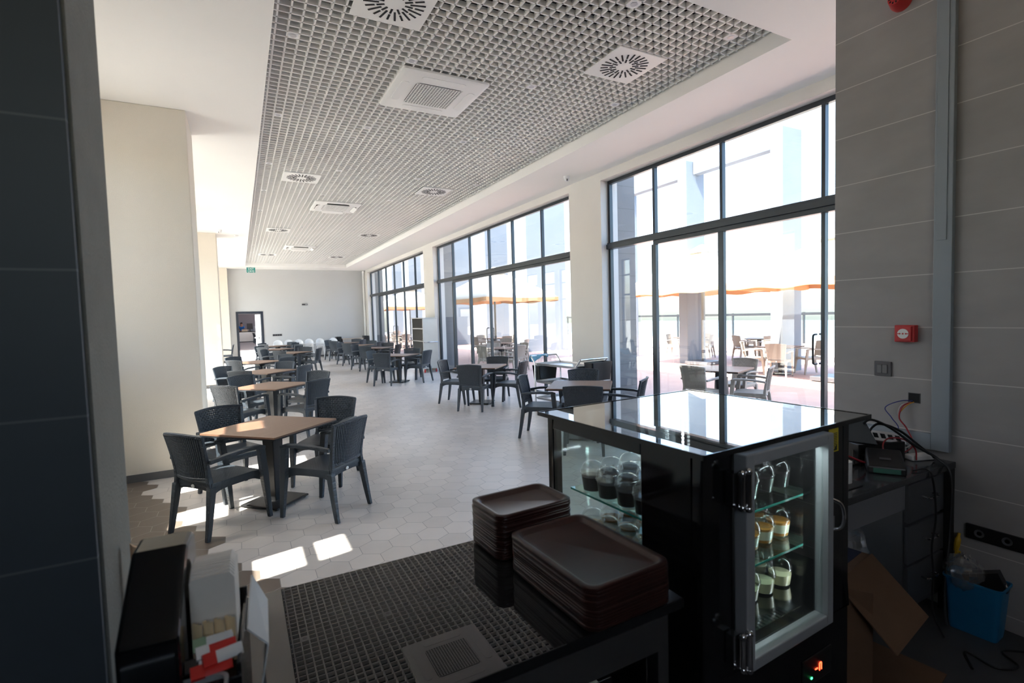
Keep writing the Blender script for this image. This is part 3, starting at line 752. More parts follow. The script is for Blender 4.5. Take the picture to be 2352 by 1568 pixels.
for row, lst in ROWS.items():
    rn = 'column-side' if row == 'L' else 'window-side'
    for i, ((tx, ty, ta), ch) in enumerate(lst):
        sun = 'sunlit ' if row == 'L' and i < 4 else ''
        put_table(tx, ty, ta, '%swalnut topped square table, %s of the %s row counted from the bar' % (sun, ORD[i], rn), 'walnut dining tables in the hall')
        for k, (mx, my, fd) in ch.items():
            mx, my = push(mx, my, tx, ty)
            sd_ = SIDE[k]
            if row == 'R': sd_ = {'A': 'back to the columns and far wall', 'B': 'back to columns and bar', 'C': SIDE['C'], 'D': SIDE['D']}[k]
            put_chair(mx, my, fd, 'charcoal woven armchair at %s %s table from bar, %s' % (ORD[i], rn, sd_.replace('back to the ', 'back to ')), 'charcoal armchairs in the hall')
put_chair(-0.26, 23.9, 180, 'charcoal armchair by the doorway, facing the columns, seen past the second column', 'charcoal armchairs in the hall')
put_chair(-1.45, 23.6, 0, 'charcoal armchair half hidden behind the second column, facing the doorway', 'charcoal armchairs in the hall')

# ================================================================== HIGH CHAIRS, CARTS AND BENCH AT THE FAR END
def high_chair(x, y, rz, label):
    t = thing('high_chair', label, 'high chair', (x, y, 0), rz, 'white plastic high chairs by the far wall')
    w = white_plastic
    for sx in (-1, 1):
        for sy in (-1, 1): MB().cyl((sx*0.205, sy*0.25, 0), (sx*0.14, sy*0.12, 0.58), 0.016, 0.019, 10).build('leg', w, t, smooth=True)
    def sh_(u, v):
        a = (u-0.5)*math.pi*1.1; z = 0.56 + 0.36*v*(0.45+0.55*math.cos((u-0.5)*math.pi*0.98))
        return (0.185*math.sin(a), 0.15*math.cos(a)+0.0, z)
    MB().grid(sh_, 17, 7).build('backrest', w, t, smooth=True, solid=0.012)
    MB().loops([rrect(0, 0.0, 0.18, 0.16, 0.06, 5, 0.55), rrect(0, 0, 0.185, 0.165, 0.06, 5, 0.58)]).build('seat', w, t, smooth=True)
    MB().loops([rrect(0, -0.22, 0.22, 0.13, 0.05, 5, 0.70), rrect(0, -0.22, 0.23, 0.14, 0.05, 5, 0.72)]).build('tray', w, t, smooth=True)
HCN = ['nearest the doorway', 'second from the doorway', 'third from the doorway', 'fourth from the doorway', 'fifth from the doorway', 'nearest the black boxes']
for i, x in enumerate((1.52, 1.97, 2.40, 2.84, 3.32, 3.92)): high_chair(x, 25.35, 0, 'white plastic high chair against the far wall, ' + HCN[i])

t = thing('serving_bench', 'low wooden topped bench against the far wall between black boxes', 'bench', (4.88, 25.85, 0))
MB().box(-0.50, 0.50, -0.28, 0.28, 0.80, 0.84).build('top', wood('bench_wood', (0.35, 0.28, 0.22), (0.45, 0.37, 0.30), 0.5), t, bevel=0.004)
MB().box(-0.49, 0.49, -0.25, 0.26, 0.12, 0.80).build('body', mat('bench_grey', (0.33, 0.31, 0.29), 0.6), t)
for sx in (-1, 1):
    for sy in (-1, 1): MB().box(sx*0.45-0.02, sx*0.45+0.02, sy*0.22-0.02, sy*0.22+0.02, 0, 0.12).build('leg', black_metal, t)
for x, lb in ((4.22, 'black box at the high chair end of the low bench'), (5.53, 'black box at the window end of the low bench')):
    t = thing('black_box', lb, 'box', (x, 25.8, 0), 0, 'black boxes flanking the low bench')
    MB().box(-0.12, 0.12, -0.2, 0.2, 0, 0.90).build('body', black_plastic, t, bevel=0.008)
    MB().box(-0.125, 0.125, -0.205, 0.205, 0.90, 0.94).build('lid', black_plastic, t, bevel=0.008)

def caster(par, x, y, r=0.05, red=True):
    b = MB(); b.cyl((x-0.014, y, r), (x+0.014, y, r), r, n=16); w = b.build('caster', red_plastic if red else grey_plastic, par, smooth=True)
    b = MB(); b.box(x-0.022, x-0.016, y-0.02, y+0.02, r*0.6, r*2.3); b.box(x+0.016, x+0.022, y-0.02, y+0.02, r*0.6, r*2.3); b.box(x-0.022, x+0.022, y-0.02, y+0.02, r*2.2, r*2.4)
    b.build('fork', steel, w)

t = thing('steel_cabinet_trolley', 'tall stainless open cabinet on red casters beside the second pier', 'trolley', (5.34, 16.05, 0))
cs = mat('cabinet_steel', (0.50, 0.49, 0.48), 0.38, 1.0, var=0.06)
b = MB(); b.box(-0.24, 0.24, -0.56, -0.54, 0.13, 1.72); b.box(-0.24, 0.24, 0.54, 0.56, 0.13, 1.72); b.box(0.22, 0.24, -0.54, 0.54, 0.13, 1.72); b.box(-0.24, 0.22, -0.54, 0.54, 0.13, 0.16)
b.build('carcass', cs, t, bevel=0.004)
for z in (0.55, 0.98, 1.38): MB().box(-0.235, 0.22, -0.54, 0.54, z, z+0.035).build('shelf', cs, t)
MB().box(-0.26, 0.25, -0.58, 0.58, 1.72, 1.75).build('top', cs, t, bevel=0.004)
b = MB(); b.tube(bez([(-0.2, -0.56, 0.97), (-0.2, -0.62, 0.97), (0.2, -0.62, 0.97), (0.2, -0.56, 0.97)], 4), 0.012, 8); b.build('handle', chrome, t, smooth=True)
for sx in (-0.19, 0.19):
    for sy in (-0.48, 0.48): caster(t, sx, sy, 0.055)

t = thing('service_trolley', 'stainless service trolley with black side bins beside the first pier', 'trolley', (5.08, 7.45, 0), math.radians(6))
for sx in (-0.30, 0.30):
    for sy in (-0.56, 0.56):
        b = MB(); b.tube([(sx, sy, 0.12), (sx, sy, 0.86)] + [(sx, sy+math.copysign(0.12, sy), 0.985)], 0.015, 10); b.build('post', chrome, t, smooth=True)
for sy in (-1, 1):
    b = MB(); b.tube([(-0.30, sy*0.68, 0.985), (0.30, sy*0.68, 0.985)], 0.016, 10); b.build('handle', chrome, t, smooth=True)
for z in (0.22, 0.52, 0.84):
    b = MB(); b.loops([rrect(0, 0, 0.29, 0.55, 0.03, 3, z-0.01), rrect(0, 0, 0.30, 0.56, 0.03, 3, z+0.03), rrect(0, 0, 0.285, 0.545, 0.03, 3, z+0.03), rrect(0, 0, 0.275, 0.535, 0.03, 3, z)]); b.build('shelf', steel, t, smooth=True, angle=30)
for sx in (-0.28, 0.28):
    for sy in (-0.54, 0.54): caster(t, sx, sy, 0.05)
for sy, zz, lb in ((1, 0.50, 'far_bin'), (-1, 0.64, 'near_bin')):
    b = MB(); y0 = sy*0.72; b.loops([rrect(0.05, y0, 0.20, 0.09, 0.03, 3, zz), rrect(0.05, y0, 0.23, 0.11, 0.03, 3, zz+0.30), rrect(0.05, y0, 0.215, 0.095, 0.03, 3, zz+0.30), rrect(0.05, y0, 0.19, 0.08, 0.03, 3, zz+0.02)])
    b.build('hanging_bin', black_plastic, t, smooth=True, angle=30)
t = thing('cleaning_cloth', 'light blue cloth draped over the far handle of the service trolley', 'cloth', (5.08, 7.45, 0), math.radians(6))
def cl(u, v):
    x = -0.32+0.40*u; w_ = 0.012*math.sin(9*u)+0.01*math.sin(23*u)
    a = (v-0.5)*2
    return (x, 0.68+0.030*math.sin(a*1.6)+w_, 1.006-0.13*abs(a)**1.4*(0.6+0.4*math.sin(5*u+1)))
MB().grid(cl, 24, 13).build('cloth', mat('cloth_blue', (0.28, 0.62, 0.85), 0.8), t, smooth=True, solid=0.004)
#--SPLIT2--

# ================================================================== BAR COUNTER
t = thing('bar_counter', 'black polished stone counter on a stainless base in the foreground', 'counter', (0.39, 1.325, 0))
MB().box(-0.673, 0.665, -0.325, 0.325, 0.92, 0.95).build('worktop', granite, t, bevel=0.003)
st2 = mat('dull_steel', (0.34, 0.34, 0.35), 0.35, 1.0, var=0.06)
MB().box(-0.67, 0.60, -0.295, -0.275, 0.80, 0.918).build('front_rail', st2, t, bevel=0.003)
b = MB(); b.box(-0.67, 0.60, 0.285, 0.305, 0.05, 0.918); b.build('rear_panel', st2, t)
for sx in (-0.645, 0.615):
    for sy in (-0.27, 0.25): MB().box(sx-0.02, sx+0.02, sy-0.025, sy+0.025, 0, 0.92).build('leg', st2, t, bevel=0.003)
for z in (0.22, 0.50): MB().box(-0.65, 0.60, -0.26, 0.28, z, z+0.03).build('shelf', st2, t)
MB().box(-0.3, 0.44, -0.285, -0.28, 0.56, 0.78).build('drawer_front', black_gloss, t, bevel=0.003)
t2 = MB(); t2.cyl((0, -0.02, 0), (0, 0.02, 0), 0.02, n=14)
tp = thing('tap_fitting', 'chrome fitting under the stone counter front', 'fitting', (0.62, 1.04, 0.70))
t2.build('knob', chrome, tp, smooth=True)
MB().box(-0.03, 0.03, 0.02, 0.03, -0.035, 0.035).build('plate', steel, tp)

def tray_mesh(hx, hy, h=0.020):
    b = MB(); r = 0.035
    b.loops([rrect(0, 0, hx-0.012, hy-0.012, r-0.008, 6, 0.0), rrect(0, 0, hx, hy, r, 6, 0.008), rrect(0, 0, hx, hy, r, 6, h-0.002), rrect(0, 0, hx-0.003, hy-0.003, r, 6, h),
             rrect(0, 0, hx-0.013, hy-0.013, r-0.006, 6, h), rrect(0, 0, hx-0.018, hy-0.018, r-0.008, 6, h-0.003), rrect(0, 0, hx-0.026, hy-0.026, r-0.012, 6, h-0.012), rrect(0, 0, hx-0.030, hy-0.030, r-0.014, 6, h-0.0135)])
    return b
for (x, y, hx, hy, n, st, lb, top, g, rz) in ((0.848, 1.553, 0.152, 0.108, 17, 0.0083, 'small brown wooden tray inside the stack by the cake fridge glass', 'small brown wooden tray on top of the taller stack at the counter edge', 'small brown trays in the taller stack', 0.05),
                                      (0.862, 1.195, 0.143, 0.205, 13, 0.0083, 'large brown wooden tray inside the lower stack in front', 'large brown wooden tray on top of the lower stack nearest the camera', 'large brown trays in the lower stack', 0.03)):
    f0 = None
    for k in range(n):
        z = 0.9505 + k*st + random.uniform(0, 0.0004); dx, dy = random.uniform(-.0015, .0015), random.uniform(-.0015, .0015)
        if f0 is None: f0 = tag(tray_mesh(hx, hy).build('serving_tray', tray_mat, smooth=True, angle=60), lb, 'tray', g); f0.location = (x, y, z); f0.rotation_euler = (0, 0, rz)
        else: o = dup(f0, (x+dx, y+dy, z), rz + random.uniform(-.004, .004), top if k == n-1 else lb)

# organiser with napkins, stirrers and sachets
OX, OY = -0.115, 1.20
t = thing('bar_organiser', 'black plastic bar organiser full of napkins and sachets', 'organiser', (OX, OY, 0.95), math.radians(-3))
b = MB(); b.box(0.002, 0.095, -0.15, -0.142, 0, 0.150); b.box(-0.09, 0.095, 0.118, 0.125, 0, 0.19); b.box(0.087, 0.095, -0.142, 0.118, 0, 0.17); b.box(-0.09, 0.087, -0.142, 0.118, 0, 0.006); b.box(0.004, 0.087, -0.142, -0.055, 0.130, 0.136)
b.build('tray_box', black_gloss, t, bevel=0.002)
MB().loops([[( -0.092, y, z) for y, z in pr] for pr in [[(-0.15, 0), (0.13, 0), (0.10, 0.345), (0.07, 0.36), (0.0, 0.36), (-0.15, 0.25)]]] + [[(0.002, y, z) for y, z in pr] for pr in [[(-0.15, 0), (0.13, 0), (0.10, 0.345), (0.07, 0.36), (0.0, 0.36), (-0.15, 0.25)]]]).build('cup_tower', black_gloss, t, bevel=0.008)
for yy in (-0.052,): MB().box(0.004, 0.086, yy-0.0015, yy+0.0015, 0, 0.150).build('divider', black_plastic, t)
nap = mat('napkin_paper', (0.80, 0.74, 0.67), 0.9, var=0.05, vscale=40)
def on_org(name, lb, cat, g=None): return thing(name, lb, cat, (OX, OY, 0.95), math.radians(-3), g)
t = on_org('napkin_stack', 'thick stack of beige paper napkins standing in the black organiser', 'napkins')
b = MB()
for k in range(14):
    y = -0.045+k*0.0072; h = 0.318 - 0.0003*(k-7)**2
    b.loops([[(0.006, y, 0.008), (0.084, y, 0.008), (0.084, y, h-0.012), (0.076, y, h), (0.010, y, h-0.001), (0.006, y, h-0.008)], [(0.006, y+0.0068, 0.008), (0.084, y+0.0068, 0.008), (0.084, y+0.0068, h-0.012), (0.076, y+0.0068, h), (0.010, y+0.0068, h-0.001), (0.006, y+0.0068, h-0.008)]])
b.build('napkins', nap, t)
f0 = None
for k in range(12):
    x = 0.012+0.0062*k
    if f0 is None: f0 = tag(MB().loops([rrect(0, 0, 0.0026, 0.0008, 0.0006, 2, 0), rrect(0, 0, 0.003, 0.0008, 0.0006, 2, 0.088)]).build('wooden_stirrer', mat('birch', (0.72, 0.55, 0.32), 0.6)), 'thin wooden stirrer in the bundle in front of the napkins', 'stirrer', 'wooden stirrers in the organiser'); M0 = f0
    o = f0 if k == 0 else f0.copy()
    if k: C.objects.link(o)
    c, s = math.cos(math.radians(-3)), math.sin(math.radians(-3)); yy = -0.058-0.006*(k % 3)
    o.location = (OX+c*x-s*yy, OY+s*x+c*yy, 1.0862); o.rotation_euler = (math.radians(3), 0, math.radians(-3))
sred = mat('sachet_red', (0.62, 0.025, 0.02), 0.35); swht = mat('sachet_white', (0.75, 0.74, 0.72), 0.35); sgrn = mat('sachet_green', (0.25, 0.36, 0.22), 0.4)
def sachet(x, y, z, rz, tilt, m1, m2, lb):
    b = MB()
    def fn(side):
        return lambda u, v: (-0.034+0.068*u, -0.011+0.022*v, side*0.004*math.sin(math.pi*u)**0.5*math.sin(math.pi*v)**0.6)
    b.grid(fn(1), 9, 5); b.grid(fn(-1), 9, 5)
    o = b.build('sugar_sachet', m1, smooth=True); tag(o, lb, 'sachet', 'sugar sachets in the organiser')
    q = MB(); q.box(-0.034, -0.012, -0.0115, 0.0115, -0.0045, 0.0045); q.build('printed_end', m2, o)
    c, s = math.cos(math.radians(-3)), math.sin(math.radians(-3)); o.location = (OX+c*x-s*y, OY+s*x+c*y, 0.95+z); o.rotation_euler = (tilt, 0.05, rz)
sachet(0.046, -0.084, 0.192, 0.15, 0.9, swht, sgrn, 'white and green sachet leaning against the stirrers')
sachet(0.052, -0.098, 0.184, 0.22, 0.7, sred, swht, 'upper red sachet with a white end in the organiser')
sachet(0.036, -0.112, 0.170, 0.10, 0.8, swht, black_plastic, 'white and black sachet between the two red sachets')
sachet(0.046, -0.126, 0.164, 0.18, 0.6, sred, sred, 'lowest red sachet at the front of the organiser')
sachet(0.064, -0.114, 0.178, 0.3, 0.9, swht, sred, 'white sachet with a red end beside the red sachets')
t = thing('folded_card', 'folded white paper card leaning beside the napkins', 'paper', (OX+0.112, OY+0.05, 0.95), math.radians(-8))
wp = mat('paper_white', (0.86, 0.86, 0.85), 0.8)
b = MB(); b.loops([[(-0.006, -0.05, 0.15), (-0.006, 0.05, 0.22), (0.026, 0.03, 0.165), (0.034, -0.055, 0.11)], [(-0.009, -0.05, 0.148), (-0.009, 0.05, 0.218), (0.023, 0.03, 0.163), (0.031, -0.055, 0.108)]]); b.build('top_fold', wp, t)
b = MB(); b.loops([[(0.034, -0.055, 0.11), (0.026, 0.03, 0.165), (0.012, 0.03, 0.0), (0.014, -0.055, 0.0)], [(0.031, -0.055, 0.108), (0.023, 0.03, 0.163), (0.009, 0.03, 0.0), (0.011, -0.055, 0.0)]]); b.build('side_fold', wp, t)
t = thing('plastic_tub', 'translucent plastic tub with rounded corners at the bottom edge of the counter', 'tub', (-0.155, 1.005, 0.95), math.radians(-6))
b = MB(); b.loops([rrect(0, 0, 0.085, 0.06, 0.02, 5, 0.0), rrect(0, 0, 0.098, 0.07, 0.022, 5, 0.145), rrect(0, 0, 0.102, 0.074, 0.024, 5, 0.15), rrect(0, 0, 0.102, 0.074, 0.024, 5, 0.156), rrect(0, 0, 0.096, 0.068, 0.022, 5, 0.156), rrect(0, 0, 0.083, 0.058, 0.02, 5, 0.004)])
b.build('tub_body', glass('milky_plastic', (0.60, 0.64, 0.68), 0.12, 2.0, 0.15, dirt=0.30), t, smooth=True, angle=50)
b = MB(); b.loops([rrect(0, 0, 0.07, 0.05, 0.02, 4, 0.006), rrect(0, 0, 0.08, 0.056, 0.02, 4, 0.10)]); b.build('contents', mat('tub_blue', (0.06, 0.09, 0.20), 0.6, var=0.6, vscale=40), t)
t = thing('paper_sleeve', 'tan paper sleeve half hidden between the pier and the black organiser', 'packet', (-0.235, 1.55, 0.95), math.radians(20))
b = MB(); b.loops([[(-0.03, -0.012, 0.11), (0.03, -0.012, 0.11), (-0.002, -0.012, 0.235), (-0.03, -0.012, 0.26)], [(-0.03, 0.012, 0.11), (0.03, 0.012, 0.11), (-0.002, 0.012, 0.235), (-0.03, 0.012, 0.26)]]); b.build('sleeve', mat('tan_paper', (0.55, 0.36, 0.22), 0.8), t)
MB().box(-0.032, 0.034, -0.016, 0.016, 0, 0.12).build('white_base', wp, t)

# ================================================================== CAKE FRIDGE
FR = math.radians(2.6)
FX, FY = 1.135, 1.005
FW, FD, FH = 0.80, 0.765, 1.335
t = thing('display_fridge', 'black glass fronted cake display fridge beside the stone counter', 'fridge', (FX, FY, 0), FR)
b = MB()
b.box(0, FW, 0, FD, 0.03, 0.645)                                # machine base
b.box(0, 0.165, 0, 0.04, 0.645, FH); b.box(0, 0.04, 0.04, 0.24, 0.645, FH); b.box(0, 0.045, FD-0.035, FD, 0.645, FH)      # corner posts
b.box(FW-0.04, FW, 0, FD, 0.645, FH); b.box(0.577, FW, 0, 0.04, 0.645, FH); b.box(0.165, 0.577, 0, 0.04, 1.295, FH); b.box(0.165, 0.577, 0, 0.04, 0.645, 0.70)
b.box(0, 0.02, 0.24, FD-0.035, 1.285, FH); b.box(0.045, FW-0.04, FD-0.03, FD, 1.285, FH)
b.build('cabinet', black_gloss, t, bevel=0.003)
MB().box(-0.028, 0.885, -0.03, FD+0.02, FH+0.001, FH+0.013).build('glass_top', top_glass, t)
b = MB(); b.box(-0.032, 0.889, -0.034, -0.029, FH-0.001, FH+0.015); b.box(-0.032, -0.027, -0.034, FD+0.024, FH-0.001, FH+0.015); b.box(0.884, 0.889, -0.034, FD+0.024, FH-0.001, FH+0.015); b.box(-0.032, 0.889, FD+0.019, FD+0.024, FH-0.001, FH+0.015)
b.box(-0.027, 0.12, -0.029, 0.10, FH-0.001, FH+0.0005); b.box(-0.027, 0.05, 0.1, FD+0.019, FH-0.001, FH+0.0005)
b.build('top_rim', black_gloss, t)
MB().box(0.004, 0.010, 0.24, FD-0.035, 0.645, 1.285).build('side_glass', fridge_glass, t)
MB().box(0.045, FW-0.04, FD-0.014, FD-0.008, 0.645, 1.285).build('customer_glass', fridge_glass, t)
b = MB(); b.box(0.02, FW-0.05, 0.05, FD-0.05, 0.645, 0.672)
for k in range(30): b.box(0.15+0.019*k, 0.162+0.019*k, 0.055, 0.10, 0.672, 0.676)
b.build('floor_plate', mat('deck_steel', (0.35, 0.35, 0.36), 0.12, 1.0), t)
for z in (1.052, 0.862):
    s_ = MB().box(0.03, FW-0.045, 0.10, 0.655, z, z+0.007).build('glass_shelf', shelf_glass, t)
    b = MB(); b.box(0.0285, 0.030, 0.10, 0.655, z, z+0.007); b.box(0.03, FW-0.045, 0.0985, 0.10, z, z+0.007); b.build('shelf_edge', green_edge, s_)
    b = MB(); b.box(FW-0.08, FW-0.045, 0.12, 0.64, z-0.03, z-0.002); b.box(0.14, FW-0.1, 0.62, 0.64, z-0.028, z-0.002); b.build('shelf_bracket', steel, t)
led = mat('led_white', (1, 1, 1), 0.3, emit=(0.86, 0.95, 1.0), estr=22.0)
for (x, y) in ((FW-0.055, 0.075), (FW-0.06, FD-0.06)):
    b = MB()
    for k in range(32): b.box(x-0.004, x+0.004, y-0.004, y+0.004, 0.68+k*0.019, 0.690+k*0.019)
    b.build('led_strip', led, t)
b = MB(); b.box(0.10, FW-0.10, 0.055, 0.065, 1.300, 1.306); b.build('led_tube', led, t)
# hinged door with aluminium frame
DX, DW, DZ0, DZ1 = 0.135, 0.472, 0.668, 1.325
d = MB(); fw = 0.036
for (x0, x1, z0, z1) in ((DX, DX+fw, DZ0, DZ1), (DX+DW-fw, DX+DW, DZ0, DZ1), (DX+fw, DX+DW-fw, DZ0, DZ0+fw), (DX+fw, DX+DW-fw, DZ1-fw, DZ1)): d.box(x0, x1, -0.048, -0.004, z0, z1)
dr = d.build('door', alu, t, bevel=0.004)
MB().box(DX+fw, DX+DW-fw, -0.030, -0.024, DZ0+fw, DZ1-fw).build('door_glass', fridge_glass, dr)
for z in (0.74, 1.225):
    b = MB(); b.cyl((DX-0.018, -0.045, z-0.05), (DX-0.018, -0.045, z+0.05), 0.009, n=12); b.cyl((DX+0.002, -0.052, z-0.055), (DX+0.002, -0.052, z+0.055), 0.010, n=12); b.box(DX-0.04, DX-0.01, -0.03, -0.004, z-0.05, z+0.05)
    for s in (-1, 1): b.sphere((DX-0.018, -0.045, z+s*0.05), 0.012, 10, 8); b.sphere((DX+0.002, -0.052, z+s*0.055), 0.012, 10, 8)
    b.build('hinge', chrome, t, smooth=True)
b = MB(); b.tube(bez([(DX+DW+0.006, -0.03, 0.985), (DX+DW+0.02, -0.06, 1.0), (DX+DW+0.02, -0.07, 1.04), (DX+DW+0.02, -0.06, 1.08), (DX+DW+0.006, -0.03, 1.095)], 5), 0.006, 8); b.box(DX+DW, DX+DW+0.03, -0.035, -0.005, 0.98, 1.03); b.build('handle', chrome, t, smooth=True)
yl = MB().box(0.665, 0.725, -0.002, 0.0, 1.235, 1.318).build('warning_sticker', mat('sticker_yellow', (0.72, 0.56, 0.03), 0.5), t); yl['label'] = 'yellow warning sticker'
b = MB()
for k in range(9): b.box(0.670, 0.716, -0.003, -0.002, 1.30-k*0.006, 1.3025-k*0.006)
b.loops([[(0.690, -0.003, 1.240), (0.715, -0.003, 1.240), (0.7125, -0.003, 1.258)], [(0.690, -0.002, 1.240), (0.715, -0.002, 1.240), (0.7125, -0.002, 1.258)]])
b.build('sticker_print', black_plastic, yl)
MB().box(0.50, 0.68, -0.004, 0.0, 0.44, 0.54).build('control_panel', black_plastic, t, bevel=0.002)
rl = mat('led_red', (0.6, 0.02, 0.01), 0.4, emit=(1, 0.06, 0.02), estr=2.0)
b = MB(); b.box(0.60, 0.603, -0.006, -0.004, 0.475, 0.50); b.box(0.612, 0.615, -0.006, -0.004, 0.475, 0.50); b.box(0.603, 0.612, -0.006, -0.004, 0.4995, 0.5025); b.box(0.575, 0.590, -0.006, -0.004, 0.486, 0.489); b.build('red_display', rl, t)
MB().box(0.548, 0.556, -0.006, -0.004, 0.462, 0.468).build('green_lamp', mat('led_green', (0, 0.4, 0.1), 0.4, emit=(0.05, 1, 0.25), estr=1.5), t)
for sx in (0.06, FW-0.06):
    for sy in (0.06, FD-0.06): MB().cyl((sx, sy, 0), (sx, sy, 0.03), 0.025, n=12).build('foot', black_plastic, t)

choc = mat('chocolate_dessert', (0.008, 0.004, 0.005), 0.5, spec=0.2); caramel = mat('caramel_layer', (0.62, 0.25, 0.04), 0.4); cream = mat('cream_layer', (0.84, 0.78, 0.60), 0.5); custard = mat('custard_layer', (0.78, 0.72, 0.45), 0.5)
cup_body = [(0.0, 0.001), (0.036, 0.001), (0.037, 0.003), (0.0445, 0.064), (0.047, 0.066), (0.047, 0.069)]
lid_prof = [(0.048, 0.066), (0.048, 0.071), (0.0455, 0.072), (0.0445, 0.082), (0.040, 0.096), (0.031, 0.107), (0.018, 0.113), (0.0, 0.1145)]
def make_cup(kind, lb, g):
    t = thing('dessert_cup', lb, 'dessert', (0, 0, 0), 0, g)
    MB().lathe(cup_body, n=20).build('cup', cup_plastic, t, smooth=True); MB().lathe(lid_prof, n=20).build('dome_lid', cup_plastic, t, smooth=True)
    def layer(nm, z0, z1, m):
        r = lambda z: 0.0358 + (z-0.003)*0.0075/0.061
        MB().lathe([(0, z0), (r(z0), z0), (r(z1), z1), (0, z1)], n=20).build(nm, m, t, smooth=True)
    if kind == 0: layer('chocolate', 0.0035, 0.055, choc)
    elif kind == 1: layer('caramel_base', 0.0035, 0.014, caramel); layer('cream', 0.0141, 0.048, cream); layer('caramel_top', 0.0481, 0.056, caramel)
    else: layer('custard', 0.0035, 0.042, custard)
    return t
cF, sF = math.cos(FR), math.sin(FR)
for kind, z, lb, g, us, vs in ((0, 1.0595, 'dark chocolate dessert cup with clear dome lid on the top glass shelf', 'chocolate cups on the top shelf', (0.078, 0.180, 0.282, 0.384, 0.486, 0.588, 0.690), (0.58, 0.485, 0.39, 0.295, 0.20)),
                           (1, 0.8695, 'caramel and cream dessert cup with clear dome lid on the middle glass shelf', 'caramel cups on the middle shelf', (0.078, 0.180, 0.282, 0.384, 0.486, 0.588, 0.690), (0.58, 0.485, 0.39, 0.295, 0.20)),
                           (2, 0.6765, 'pale custard dessert cup with clear dome lid on the fridge floor', 'custard cups on the fridge floor', (0.282, 0.384, 0.486, 0.588, 0.690), (0.58, 0.485, 0.39, 0.295, 0.20))):
    f0 = None
    for u in us:
        for v in vs:
            if u > 0.35 and v > 0.45: continue
            u2, v2 = u+random.uniform(-.006, .006), v+random.uniform(-.006, .006)
            loc = (FX+cF*u2-sF*v2, FY+sF*u2+cF*v2, z)
            if f0 is None: f0 = make_cup(kind, lb, g); f0.location = loc
            else: dup(f0, loc, random.uniform(0, 6))

# ================================================================== DESK AND WALL ITEMS ON THE RIGHT
t = thing('bar_desk', 'dark worktop desk with three drawers against the tiled wall', 'desk', (2.79, 1.65, 0))
MB().box(-0.72, 0.725, -0.33, 0.33, 0.82, 0.855).build('worktop', grey_top, t, bevel=0.003)
dk = mat('desk_grey', (0.085, 0.088, 0.095), 0.35)
b = MB(); b.box(0.26, 0.67, -0.28, 0.30, 0.10, 0.815); b.build('drawer_cabinet', dk, t)
b = MB(); b.box(-0.70, 0.25, -0.295, -0.275, 0.67, 0.815); b.build('front_panel', mat('panel_grey', (0.20, 0.20, 0.215), 0.4), t)
b = MB(); b.box(0.03, 0.25, -0.2, 0.3, 0.16, 0.19); b.build('lower_shelf', dk, t)
for z in (0.155, 0.375, 0.60):
    f = MB().box(0.27, 0.66, -0.302, -0.282, z-0.01, z+0.195).build('drawer', dk, t, bevel=0.003)
    b = MB(); b.tube(bez([(0.42, -0.303, z+0.11), (0.42, -0.335, z+0.11), (0.52, -0.335, z+0.11), (0.52, -0.303, z+0.11)], 4), 0.006, 8); b.build('handle', chrome, f, smooth=True)
for x in (-0.68, 0.70): MB().box(x-0.025, x+0.025, -0.325, -0.275, 0, 0.82).build('leg', black_metal, t)
for x in (-0.68, 0.70): MB().box(x-0.025, x+0.025, 0.27, 0.32, 0, 0.82).build('leg', black_metal, t)

ZD = 0.856
t = thing('touch_screen', 'dark tilted screen on a stand behind the cake fridge', 'screen', (2.95, 1.60, ZD), math.radians(-14))
b = MB(); b.obox((0, 0, 0.22), (0.15, 0.0, -0.03), (0, 0.05, 0.075), (0.0, -0.012, 0.006)); b.build('display', mat('screen_dark', (0.09, 0.10, 0.11), 0.15), t, bevel=0.004)
MB().loops([rrect(0, 0.05, 0.09, 0.07, 0.02, 4, 0), rrect(0, 0.05, 0.09, 0.07, 0.02, 4, 0.012)]).build('base', black_plastic, t)
MB().box(-0.03, 0.03, 0.04, 0.07, 0.01, 0.22).build('neck', black_plastic, t)
t = thing('paper_roll', 'white paper roll under the tilted screen on the desk', 'roll', (2.66, 1.46, ZD))
MB().lathe([(0.012, 0), (0.04, 0), (0.04, 0.11), (0.012, 0.11)], n=24).build('roll', wp, t, smooth=True, angle=50)
t = thing('card_reader', 'black card reader with a green display at the desk front', 'card reader', (3.02, 1.44, ZD), math.radians(-58))
b = MB(); b.loops([[(-0.085, -0.07, 0), (0.085, -0.07, 0), (0.085, 0.10, 0), (-0.085, 0.10, 0)], [(-0.085, -0.07, 0.04), (0.085, -0.07, 0.04), (0.08, 0.10, 0.10), (-0.08, 0.10, 0.10)]]); b.build('body', black_plastic, t, bevel=0.008)
MB().box(-0.06, 0.06, -0.0745, -0.0685, 0.008, 0.032).build('display', mat('lcd_green', (0.05, 0.16, 0.12), 0.2), t)
MB().obox((0, 0.0, 0.068), (0.025, 0, 0), (0, 0.008, 0.0028), (0, -0.0005, 0.001)).build('emblem', grey_plastic, t)
t = thing('router_box', 'black network box behind the card reader', 'router', (3.22, 1.61, ZD), math.radians(-20))
MB().box(-0.15, 0.15, -0.075, 0.075, 0, 0.105).build('case', black_plastic, t, bevel=0.004)
MB().box(-0.13, 0.13, -0.078, -0.074, 0.02, 0.07).build('ports', slot_mat, t)
t = thing('power_strip', 'long white power strip lying tilted on the black network box', 'power strip', (3.225, 1.575, ZD+0.135), 0)
pa, pb, pc = Vector((0.150, -0.056, -0.030)), Vector((0.0075, 0.014, 0.026)), Vector((-0.006, -0.014, 0.006))
b = MB(); b.obox((0, 0, 0), pa, pb, pc); b.build('body', white_plastic, t, bevel=0.004)
for q in range(6): MB().obox(pa*(-0.8+0.3*q) + pc*1.12, pa*0.085, pb*0.45, pc*0.15).build('outlet', black_plastic if q > 1 else grey_plastic, t)
